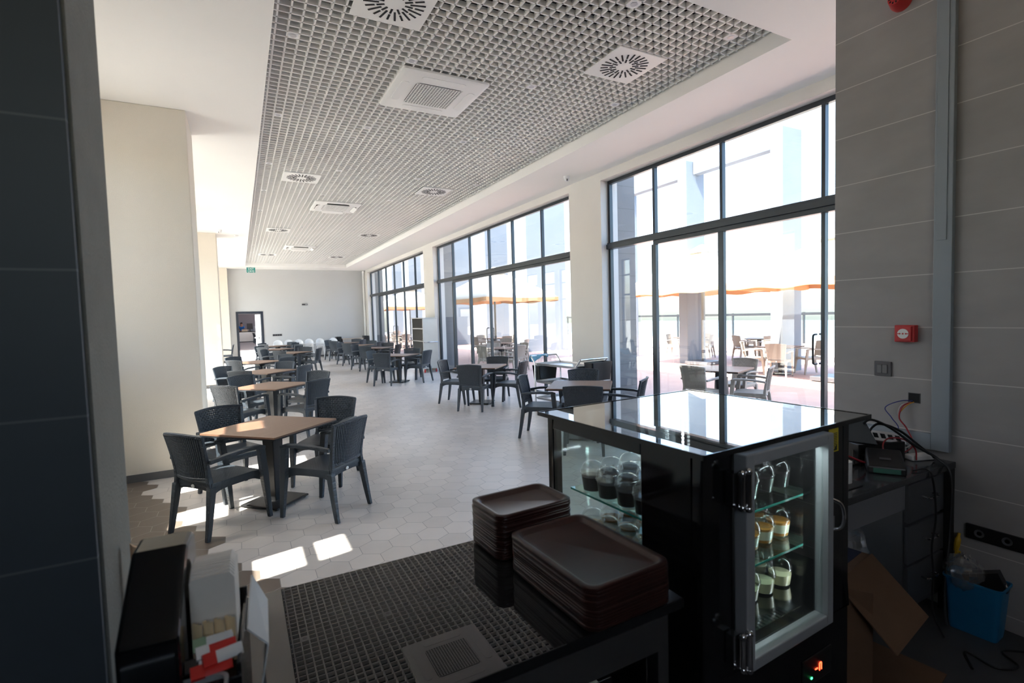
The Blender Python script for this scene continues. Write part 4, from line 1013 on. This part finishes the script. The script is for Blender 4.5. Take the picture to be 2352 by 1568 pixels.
t = thing('power_adapter', 'white power adapter near the wall end of the desk', 'adapter', (3.41, 1.45, ZD), math.radians(-20))
MB().box(-0.07, 0.07, -0.03, 0.03, 0, 0.032).build('body', white_plastic, t, bevel=0.008)
t = thing('mouse_pad', 'black pad with a dark computer mouse at the desk front', 'mouse pad', (2.60, 1.47, ZD))
MB().loops([rrect(0, 0, 0.13, 0.09, 0.05, 5, 0), rrect(0, 0, 0.13, 0.09, 0.05, 5, 0.004)]).build('pad', black_plastic, t)
mm = MB(); mm.sphere((2.62, 1.46, ZD+0.004), 0.032, 14, 10, 0.9, z0=0.0); tag(mm.build('computer_mouse', black_plastic, smooth=True), 'dark computer mouse on the black pad', 'mouse')

def cable(pts, r, m, lb, n=8, cat='cable'):
    o = MB().tube(bez(pts, n), r, 7).build('cable', m, smooth=True); tag(o, lb, cat); return o
cb = mat('cable_black', (0.012, 0.012, 0.014), 0.4); cr = mat('cable_red', (0.35, 0.02, 0.03), 0.4); cbl = mat('cable_blue', (0.03, 0.04, 0.22), 0.4); cw = mat('cable_white', (0.5, 0.5, 0.5), 0.4); co = mat('cable_orange', (0.65, 0.30, 0.03), 0.4)
HY, HZ = 1.527, 1.19
cable([(3.085, 1.60, 1.03), (3.075, 1.575, 1.085), (3.11, 1.55, 1.105), (3.20, 1.50, 1.055), (3.31, 1.43, 0.955), (3.38, 1.35, 0.885), (3.385, 1.292, 0.80), (3.36, 1.285, 0.5), (3.30, 1.28, 0.2), (3.27, 1.26, 0.02)], 0.007, cb, 'thick black cable arching from the power strip down to the floor')
cable([(3.13, 1.58, 1.02), (3.135, 1.56, 1.06), (3.18, 1.54, 1.075), (3.28, 1.49, 1.03), (3.40, 1.44, 0.93), (3.46, 1.40, 0.868)], 0.007, cb, 'second thick black cable along the desk top')
cable([(3.14, 1.47, 0.87), (3.12, 1.50, 0.96), (3.18, 1.50, 1.0), (3.28, 1.47, 0.985), (3.335, 1.44, 0.93), (3.33, 1.43, 0.868)], 0.004, cr, 'red cable looping over the network box')
cable([(2.78, 1.62, 1.0), (2.86, 1.58, 0.95), (2.95, 1.52, 0.90), (3.05, 1.54, 0.875)], 0.005, cr, 'red cable running from the tilted screen')
cable([(XT+0.02, HY-0.01, HZ-0.02), (XT-0.04, HY+0.05, HZ-0.02), (XT-0.05, HY+0.13, HZ-0.07), (XT-0.04, HY+0.10, HZ-0.13), (XT-0.05, HY+0.06, HZ-0.2), (XT-0.2, HY+0.1, HZ-0.28)], 0.003, cbl, 'thin blue wire from the open wall box')
cable([(XT+0.02, HY, HZ-0.02), (XT-0.04, HY+0.05, HZ-0.05), (XT-0.05, HY+0.055, HZ-0.12), (XT-0.04, HY+0.02, HZ-0.18), (XT-0.06, HY-0.02, HZ-0.26), (XT-0.16, HY+0.03, HZ-0.31)], 0.004, cw, 'white wire hanging from the open wall box')
cable([(XT+0.02, HY+0.005, HZ-0.02), (XT-0.04, HY+0.04, HZ-0.05), (XT-0.06, HY+0.05, HZ-0.12), (XT-0.05, HY+0.015, HZ-0.18), (XT-0.08, HY-0.03, HZ-0.27), (XT-0.2, HY, HZ-0.32)], 0.004, cr, 'dark red wire hanging from the open wall box')
cable([(XT+0.02, HY-0.01, HZ-0.02), (XT-0.03, HY+0.02, HZ-0.04), (XT-0.05, HY+0.06, HZ-0.10)], 0.003, co, 'short orange wire bent out of the wall box')
for k in range(9):
    x0, y0 = 2.72+0.09*k, 1.52+0.02*(k % 4)
    cable([(x0, y0, ZD+0.008), (x0+random.uniform(-.1, .1), y0+0.05, ZD+random.uniform(.03, .09)), (x0+random.uniform(0, .2), y0+random.uniform(.05, .2), ZD+random.uniform(.02, .08)), (x0+0.2+random.uniform(-.05, .05), y0+random.uniform(0, .2), ZD+0.008)], 0.005, cb, 'thin black cable in the tangle on the desk')['group'] = 'tangled black cables on the desk'
cable([(3.12, 1.36, ZD+0.006), (3.2, 1.33, ZD+0.006), (3.22, 1.305, 0.80), (3.24, 1.30, 0.6), (3.2, 1.30, 0.45), (3.22, 1.30, 0.3), (3.2, 1.29, 0.1), (3.15, 1.22, 0.012)], 0.005, cb, 'thin black cable hanging down the drawer fronts')
cable([(3.0, 1.05, 0.006), (3.12, 1.12, 0.006), (3.10, 1.0, 0.006), (3.2, 0.95, 0.006), (3.28, 1.03, 0.006), (3.42, 0.92, 0.006), (3.48, 0.86, 0.006)], 0.005, cb, 'thin black cable lying on the dark floor')

t = thing('fire_alarm_call_point', 'red manual fire alarm call point on the tiled wall', 'fire alarm', (XT, 1.563, 1.574))
MB().box(-0.045, 0, -0.052, 0.052, -0.05, 0.05).build('housing', red_plastic, t, bevel=0.004)
MB().box(-0.055, -0.045, -0.040, 0.046, -0.042, 0.044).build('front_plate', red_plastic, t, bevel=0.003)
MB().lathe([(0.029, 0), (0.029, 0.002), (0, 0.002)], (-0.055, 0.002, 0), 28, axis=(-1, 0, 0)).build('disc', white_plastic, t)
b = MB(); b.lathe([(0.005, 0), (0.005, 0.001), (0, 0.001)], (-0.057, 0.002, 0), 12, axis=(-1, 0, 0))
for s in (-1, 1):
    b.box(-0.058, -0.057, min(0.002+s*0.016, 0.002+s*0.028), max(0.002+s*0.016, 0.002+s*0.028), -0.0025, 0.0025)
    b.loops([[(-0.058, 0.002+s*0.018, -0.006), (-0.058, 0.002+s*0.018, 0.006), (-0.058, 0.002+s*0.009, 0)], [(-0.057, 0.002+s*0.018, -0.006), (-0.057, 0.002+s*0.018, 0.006), (-0.057, 0.002+s*0.009, 0)]])
b.build('arrows', red_plastic, t)
t = thing('light_switch', 'dark grey double light switch on the tiled wall', 'light switch', (XT, 1.693, 1.352))
MB().box(-0.012, 0, -0.047, 0.047, -0.046, 0.046).build('plate', grey_plastic, t, bevel=0.003)
for s in (-1, 1): MB().box(-0.020, -0.012, s*0.0145-0.0135, s*0.0145+0.0135, -0.026, 0.026).build('rocker', mat('rocker_grey', (0.16, 0.16, 0.17), 0.35), t, bevel=0.002)
t = thing('fire_siren', 'round red fire alarm sounder at the top of the tiled wall', 'siren', (XT, 1.613, 3.52))
MB().lathe([(0.055, 0), (0.055, 0.02), (0.050, 0.04), (0.040, 0.075), (0.036, 0.085), (0.0, 0.085)], n=28, axis=(-1, 0, 0)).build('body', red_plastic, t, smooth=True)
b = MB()
for k in range(10):
    a = 2*math.pi*k/10; b.obox((-0.086, 0.026*math.cos(a), 0.026*math.sin(a)), (0.002, 0, 0), (0, 0.005*math.cos(a), 0.005*math.sin(a)), (0, -0.0035*math.sin(a), 0.0035*math.cos(a)))
b.build('sound_slots', slot_mat, t)
MB().lathe([(0.014, 0), (0.012, 0.004), (0, 0.005)], (-0.085, 0, 0), 16, axis=(-1, 0, 0)).build('centre_button', red_plastic, t, smooth=True)
t = thing('cable_trunking', 'grey metal cable trunking running down and along the tiled wall', 'trunking', (XT-0.002, 1.385, 0))
tm = mat('trunk_grey', (0.27, 0.31, 0.35), 0.45, var=0.06, vscale=3)
MB().box(-0.035, 0, -0.043, 0.043, 0.905, ZC).build('riser', tm, t, bevel=0.003)
b = MB(); b.box(-0.040, -0.034, -0.018, 0.030, 2.10, ZC); b.build('riser_cover', tm, t, bevel=0.001)
MB().box(-0.035, 0, 0.043, 0.58, 0.905, 0.995).build('run', tm, t, bevel=0.003)
t = thing('open_wall_box', 'open square wiring box with loose wires in the tiled wall', 'wall box', (XT, HY, HZ))
b = MB(); b.box(-0.003, 0, -0.031, -0.028, -0.03, 0.03); b.box(-0.003, 0, 0.028, 0.031, -0.03, 0.03); b.box(-0.003, 0, -0.028, 0.028, 0.027, 0.03); b.box(-0.003, 0, -0.028, 0.028, -0.03, -0.027); b.build('rim', grey_plastic, t)
MB().box(-0.002, 0.0, -0.028, 0.028, -0.027, 0.027).build('cavity', slot_mat, t)
t = thing('wall_sockets', 'long dark socket panel low on the tiled wall above the blue bin', 'socket', (XT, 1.10, 0.485))
MB().box(-0.014, 0, -0.20, 0.17, -0.04, 0.04).build('plate', black_plastic, t, bevel=0.003)
for k in range(3): MB().lathe([(0.022, 0), (0.022, 0.003), (0.017, 0.002), (0, -0.004)], (-0.014, 0.11-0.115*k, 0), 18, axis=(-1, 0, 0)).build('outlet', grey_plastic, t)

# blue bin, cardboard box, bags
t = thing('blue_bin', 'blue plastic waste bin against the tiled wall', 'bin', (3.385, 1.175, 0), math.radians(4))
b = MB(); b.loops([rrect(0, 0, 0.062, 0.098, 0.02, 5, 0.0), rrect(0, 0, 0.066, 0.102, 0.022, 5, 0.03), rrect(0, 0, 0.078, 0.118, 0.025, 5, 0.272), rrect(0, 0, 0.086, 0.126, 0.028, 5, 0.276), rrect(0, 0, 0.086, 0.126, 0.028, 5, 0.286), rrect(0, 0, 0.079, 0.119, 0.025, 5, 0.286), rrect(0, 0, 0.064, 0.100, 0.02, 5, 0.02)])
b.build('bin_body', blue_plastic, t, smooth=True, angle=45)
def crumple(name, c, r, m, lb, cat, sz=1.0, seed=1, k=0.35):
    rnd = random.Random(seed); b = MB(); b.sphere((0, 0, 0), r, 22, 14, sz)
    b.v = [tuple(Vector(v)*(1+k*(rnd.random()-0.6))) for v in b.v]
    o = b.build(name, m, smooth=True, angle=20); o.location = c; tag(o, lb, cat); return o
crumple('plastic_bag', (3.36, 1.22, 0.30), 0.085, film_plastic, 'crumpled clear plastic bag sticking out of the blue bin', 'plastic bag', 1.15, 3)
t = thing('black_carton', 'black flat carton leaning inside the blue bin', 'carton', (3.39, 1.14, 0.24), math.radians(10))
MB().obox((0, 0, 0.04), (0.03, 0.0, 0.0), (0, 0.07, -0.03), (0, 0.02, 0.045)).build('carton', black_plastic, t)
crumple('crumpled_paper', (3.40, 1.085, 0.285), 0.025, wp, 'crumpled white paper scrap in the blue bin', 'paper', 0.8, 5, 0.5)

t = thing('cardboard_box', 'open cardboard box with navy and red print lying beside the cake fridge', 'box', (2.56, 1.50, 0), math.radians(9))
bx, bd, bh = 0.22, 0.15, 0.47
b = MB(); b.box(-bx, bx, bd-0.005, bd, 0, bh); b.box(-bx, -bx+0.005, -bd, bd, 0, bh); b.box(bx-0.005, bx, -bd, bd, 0, bh); b.box(-bx, bx, -bd, bd, 0, 0.005); b.box(-bx, bx, -bd, bd, bh-0.005, bh)
b.build('carton_body', cardboard, t)
MB().box(-bx, bx, -bd+0.05, bd, bh, bh+0.001).build('navy_panel', navy_print, t); MB().box(-bx, bx, 0.02, 0.05, bh+0.001, bh+0.002).build('red_stripe', red_print, t)
MB().box(-bx-0.001, -bx, -bd, bd, 0, bh).build('navy_side', navy_print, t)
fl_ = MB(); fl_.obox((0, -bd-0.11, bh-0.105), (bx, 0, 0), (0, 0.118, 0.112), (0, -0.0018, 0.0018)); fl_.build('flap', cardboard, t)
fl_ = MB(); fl_.obox((0, -bd-0.15, 0.0105), (bx, 0, 0), (0, 0.15, 0.004), (0, 0, 0.0025)); fl_.build('flap', cardboard, t)
fl_ = MB(); fl_.obox((-bx+0.03, -bd-0.06, bh/2), (0.03, -0.06, 0), (0, 0, bh/2-0.01), (0.002, 0.001, 0)); fl_.build('flap', cardboard, t)
crumple('plastic_bag', (2.93, 1.60, 0.40), 0.11, film_plastic, 'crumpled clear plastic bag on the shelf under the desk', 'plastic bag', 1.5, 8)['category'] = 'plastic bag'
t = thing('blue_crate', 'small blue crate under the desk behind the cardboard box', 'crate', (2.93, 1.66, 0.19), 0)
b = MB(); b.loops([rrect(0, 0, 0.10, 0.08, 0.015, 3, 0.0), rrect(0, 0, 0.115, 0.09, 0.018, 3, 0.12), rrect(0, 0, 0.108, 0.084, 0.018, 3, 0.12), rrect(0, 0, 0.095, 0.075, 0.015, 3, 0.008)]); b.build('crate_body', blue_plastic, t, smooth=True, angle=40)
t = thing('yellow_glove', 'yellow rubber glove hanging at the wall end of the desk', 'glove', (3.512, 1.295, 0.36), 0)
ym_ = mat('glove_yellow', (0.62, 0.38, 0.02), 0.5)
b = MB(); b.tube(bez([(-0.012, 0, 0.10), (-0.03, 0.0, 0.05), (-0.02, 0.01, 0.0)], 5), 0.012, 8, rr=[0.008]*3+[0.014]*5+[0.012]*3); b.build('palm', ym_, t, smooth=True)
for k in range(3): MB().tube([(-0.02, 0.01-0.008*k, 0.0), (-0.018+0.004*k, 0.016-0.012*k, -0.04)], 0.005, 6).build('finger', ym_, t, smooth=True)

# ================================================================== TERRACE FURNITURE
TM = {'charcoal_rattan': taupe_mat}
TZ = -0.02
TG = 'taupe armchairs on the terrace'
terr = [((7.28, 6.02, 20), [(6.50, 5.90, 5), (7.28, 5.07, 118), (8.05, 6.15, 190)], ['taupe woven armchair just outside the widest bay, back to the glass', 'taupe woven armchair just outside the widest bay, nearest the tiled wall', 'taupe woven armchair on the far side of the nearest terrace table']),
        ((12.6, 8.5, 10), [(11.80, 8.10, 20), (13.5, 7.95, 150), (13.3, 9.25, -140), (12.1, 9.3, -60)], None),
        ((15.6, 11.3, 30), [(14.9, 11.6, -20), (16.4, 10.6, 140), (16.3, 12.0, -140), (15.1, 10.5, 50)], None),
        ((14.9, 13.7, 0), [(14.2, 13.1, 40), (14.6, 14.5, -70), (15.7, 13.6, 180), (15.2, 12.9, 110)], None),
        ((7.25, 14.30, 30), [(6.45, 14.05, 15), (7.35, 13.25, 100), (8.15, 14.4, 185), (7.4, 15.2, -90)], None),
        ((10.2, 20.7, 10), [(9.1, 20.5, 10), (10.1, 22.0, -90), (11.1, 20.6, 180), (10.3, 19.7, 90)], None),
        ((8.6, 16.9, 40), [(8.0, 16.3, 45), (9.4, 16.4, 130), (9.2, 17.7, -130)], None),
        ((8.4, 29.6, 15), [(7.4, 29.5, 0), (8.4, 28.6, 90), (9.3, 29.7, 180), (8.3, 30.6, -90)], None),
        ((10.3, 38.3, 0), [(9.4, 38.3, 0), (10.3, 37.3, 90), (11.2, 38.4, 180)], None)]
TN = ['nearest the glass', 'under the orange edged parasol by the tiled wall', 'beside the grey parasol pole', 'behind the grey parasol pole', 'just outside the middle bay', 'in front of the concrete pillars', 'between the middle bay and the pillars', 'outside the bay nearest the far wall', 'at the far end of the terrace']
WAY = ['first', 'second', 'third', 'fourth']
for i, ((x, y, a), chs, labs) in enumerate(terr):
    put_table(x, y, a, 'square terrace table ' + TN[i], 'terrace tables', z=TZ)
    for k, (mx, my, fd) in enumerate(chs):
        mx, my = push(mx, my, x, y)
        put_chair(mx, my, fd, labs[k] if labs else '%s taupe armchair around the terrace table %s' % (WAY[k], TN[i]), TG, mats=TM, z=TZ)

def parasol(x, y, rz, half, ze, za, lb):
    t = thing('parasol', lb, 'parasol', (x, y, TZ), rz, 'orange edged parasols on the terrace')
    pm = mat('parasol_pole', (0.12, 0.11, 0.10), 0.5)
    MB().cyl((0, 0, 0.1), (0, 0, za), 0.04, n=14).build('pole', pm, t, smooth=True)
    b = MB(); b.box(-0.4, 0.4, -0.4, 0.4, 0.02, 0.12); b.build('base', grey_plastic, t, bevel=0.01)
    cs_ = [(half, half), (-half, half), (-half, -half), (half, -half)]; b = MB(); n_ = 8
    def pt(k, s, q):
        (x0, y0), (x1, y1) = cs_[k], cs_[(k+1) % 4]; ex, ey = x0+(x1-x0)*s, y0+(y1-y0)*s
        return (ex*q, ey*q, za-0.05-(za-ze-0.05)*q**1.15 - 0.10*q*math.sin(math.pi*s)*0.4)
    for k in range(4):
        b.grid(lambda u, v: pt(k, u, 0.12+0.88*v), 9, 7)
    b.build('canopy', canvas, t, smooth=True, solid=0.006)
    b = MB()
    for k in range(4): b.grid(lambda u, v: (pt(k, u, 0.0)[0], pt(k, u, 0)[1], 0) if False else (pt(k, u, 0.22)[0], pt(k, u, 0.22)[1], pt(k, u, 0.22)[2]+0.10+0.0*v) if v < 0.5 else (pt(k, u, 0.02)[0], pt(k, u, 0.02)[1], za+0.10), 5, 2)
    b.build('top_vent', canvas, t, smooth=True, solid=0.005)
    b = MB()
    for k in range(4): b.grid(lambda u, v: (pt(k, u, 1.0)[0]*1.002, pt(k, u, 1.0)[1]*1.002, pt(k, u, 1.0)[2]-0.15*v*(1+0.15*math.sin(u*18))), 25, 3)
    b.build('valance', orange_cloth, t, solid=0.005)
    for k in range(4):
        e = pt(k, 0, 0.97); MB().tube([(0, 0, za-0.12), (e[0], e[1], e[2]-0.02)], 0.014, 6).build('rib', pm, t)
        e = pt(k, 0, 0.5); MB().tube([(0, 0, za-0.95), (e[0], e[1], e[2]-0.03)], 0.012, 6).build('strut', pm, t)
parasol(13.2, 11.6, math.radians(8), 1.8, 2.45, 3.75, 'cream parasol with orange edge on a grey pole, seen through the widest bay')
parasol(12.3, 6.9, math.radians(0), 1.7, 2.40, 3.45, 'cream parasol with orange edge close to the tiled wall')
parasol(9.1, 18.4, math.radians(12), 1.8, 2.45, 3.60, 'cream parasol with orange edge outside the middle bay')
parasol(9.3, 30.6, math.radians(0), 1.9, 2.45, 3.60, 'cream parasol with orange edge outside the bay nearest the far wall')

# ================================================================== SERVICE AREA SEEN THROUGH THE DOORWAY
t = thing('far_counter', 'steel fronted counter in the room beyond the doorway', 'counter', (1.1, 52.0, 0))
MB().box(-1.2, 1.6, -0.35, 0.35, 0.06, 0.90).build('front', steel, t); MB().box(-1.25, 1.65, -0.4, 0.4, 0.90, 0.96).build('top', granite, t); MB().box(-1.15, 1.55, -0.3, 0.3, 0, 0.06).build('plinth', black_plastic, t)
t = thing('monitor', 'black monitor seen from behind on the counter beyond the doorway', 'monitor', (0.85, 51.9, 0.96), math.radians(10))
MB().box(-0.24, 0.24, -0.03, 0.03, 0.2, 0.72).build('screen', black_plastic, t, bevel=0.01); MB().box(-0.04, 0.04, -0.03, 0.05, 0.02, 0.3).build('neck', black_plastic, t); MB().box(-0.14, 0.14, -0.1, 0.1, 0, 0.02).build('base', black_plastic, t)
t = thing('cake_box', 'pale cardboard carton on the counter beside the person', 'carton', (0.42, 51.8, 0.96), 0)
MB().box(-0.24, 0.24, -0.15, 0.15, 0, 0.18).build('carton', mat('pale_card', (0.7, 0.6, 0.42), 0.7), t, bevel=0.01); MB().box(-0.245, 0.245, -0.155, 0.155, 0.18, 0.20).build('lid', mat('pale_card', (0.7, 0.6, 0.42), 0.7), t)
t = thing('receipt_rack', 'white wire rack at the end of the far counter', 'rack', (1.35, 51.8, 0.96), 0)
for k in range(4): MB().box(-0.18, 0.18, -0.1, 0.1, 0.05+0.12*k, 0.07+0.12*k).build('shelf', white_plastic, t)
for sx in (-0.17, 0.17): MB().box(sx-0.01, sx+0.01, -0.1, 0.1, 0, 0.46).build('post', white_plastic, t)
for k, (x, y) in enumerate(((1.02, 49.6), (1.05, 48.3), (1.08, 47.0))):
    put_chair(x, y, 0, '%s dark armchair of the row in front of the far counter beyond the doorway' % ORD[k], 'dark armchairs beyond the doorway')

def skin_obj(name, verts, edges, radii, m, parent=None, sub=2):
    me = bpy.data.meshes.new(name); me.from_pydata(verts, edges, []); o = bpy.data.objects.new(name, me); C.objects.link(o)
    bpy.context.view_layer.objects.active = o
    o.modifiers.new('skin', 'SKIN'); sv = me.skin_vertices[0].data
    for i, r in enumerate(radii): sv[i].radius = (r if isinstance(r, tuple) else (r, r))
    sv[0].use_root = True
    s_ = o.modifiers.new('sub', 'SUBSURF'); s_.levels = sub; s_.render_levels = sub
    me.materials.append(m)
    if parent: o.parent = parent
    return o
p = thing('person', 'person with dark hair in a blue shirt looking down behind the far counter', 'person', (0.18, 52.65, 0), 0)
skin = mat('skin', (0.50, 0.28, 0.19), 0.55)
V = [(0, 0, .95), (0, 0, 1.12), (0, -0.02, 1.30), (0, -0.03, 1.43), (0, -0.05, 1.50), (0.0, -0.08, 1.60), (0.02, -0.10, 1.68),
     (.18, -.03, 1.41), (.24, -.10, 1.16), (.16, -.30, 1.06), (.12, -.38, 1.03), (-.18, -.03, 1.41), (-.24, -.10, 1.16), (-.14, -.30, 1.06), (-.10, -.38, 1.03),
     (.10, 0, .88), (.11, 0.0, .48), (.11, .02, .08), (.11, -.12, .04), (-.10, 0, .88), (-.11, 0, .48), (-.11, .02, .08), (-.11, -.12, .04)]
E = [(0, 1), (1, 2), (2, 3), (3, 4), (4, 5), (5, 6), (3, 7), (7, 8), (8, 9), (9, 10), (3, 11), (11, 12), (12, 13), (13, 14), (0, 15), (15, 16), (16, 17), (17, 18), (0, 19), (19, 20), (20, 21), (21, 22)]
RR = [(.15, .11), (.145, .10), (.165, .11), (.12, .085), .055, .085, .088, .062, .045, .034, .035, .062, .045, .034, .035, .085, .06, .042, .04, .085, .06, .042, .04]
body = skin_obj('body', V, E, RR, skin, p)
V2 = [V[0], V[1], V[2], (0, -.03, 1.42), V[7], (.225, -.085, 1.22), V[11], (-.225, -.085, 1.22)]
skin_obj('polo_shirt', V2, [(0, 1), (1, 2), (2, 3), (3, 4), (4, 5), (3, 6), (6, 7)], [(.165, .125), (.16, .118), (.18, .128), (.135, .10), .078, .064, .078, .064], mat('shirt_blue', (0.02, 0.20, 0.62), 0.8), p)
V3 = [(0, 0, .93), V[15], V[16], V[17], V[19], V[20], V[21]]
skin_obj('trousers', V3, [(0, 1), (1, 2), (2, 3), (0, 4), (4, 5), (5, 6)], [(.16, .12), .098, .074, .058, .098, .074, .058], mat('trouser_navy', (0.015, 0.02, 0.05), 0.8), p)
b = MB(); b.sphere((0.01, -0.075, 1.675), 0.108, 18, 12, 1.02, z0=-0.15); b.build('hair', mat('hair_dark', (0.015, 0.012, 0.01), 0.7), p, smooth=True)
b = MB()
for s in (-1, 1): b.sphere((s*0.032+0.01, -0.178, 1.635), 0.010, 8, 6)
b.build('eyes', slot_mat, p, smooth=True)
b = MB(); b.lathe([(0.016, 0), (0.006, 0.028), (0, 0.03)], (0.01, -0.172, 1.60), 8, axis=(0, -1, -0.4)); b.build('nose', skin, p, smooth=True)
for s in (-1, 1):
    b = MB(); b.sphere((s*0.092+0.01, -0.075, 1.63), 0.022, 10, 8, 1.3); b.build('ear', skin, p, smooth=True)
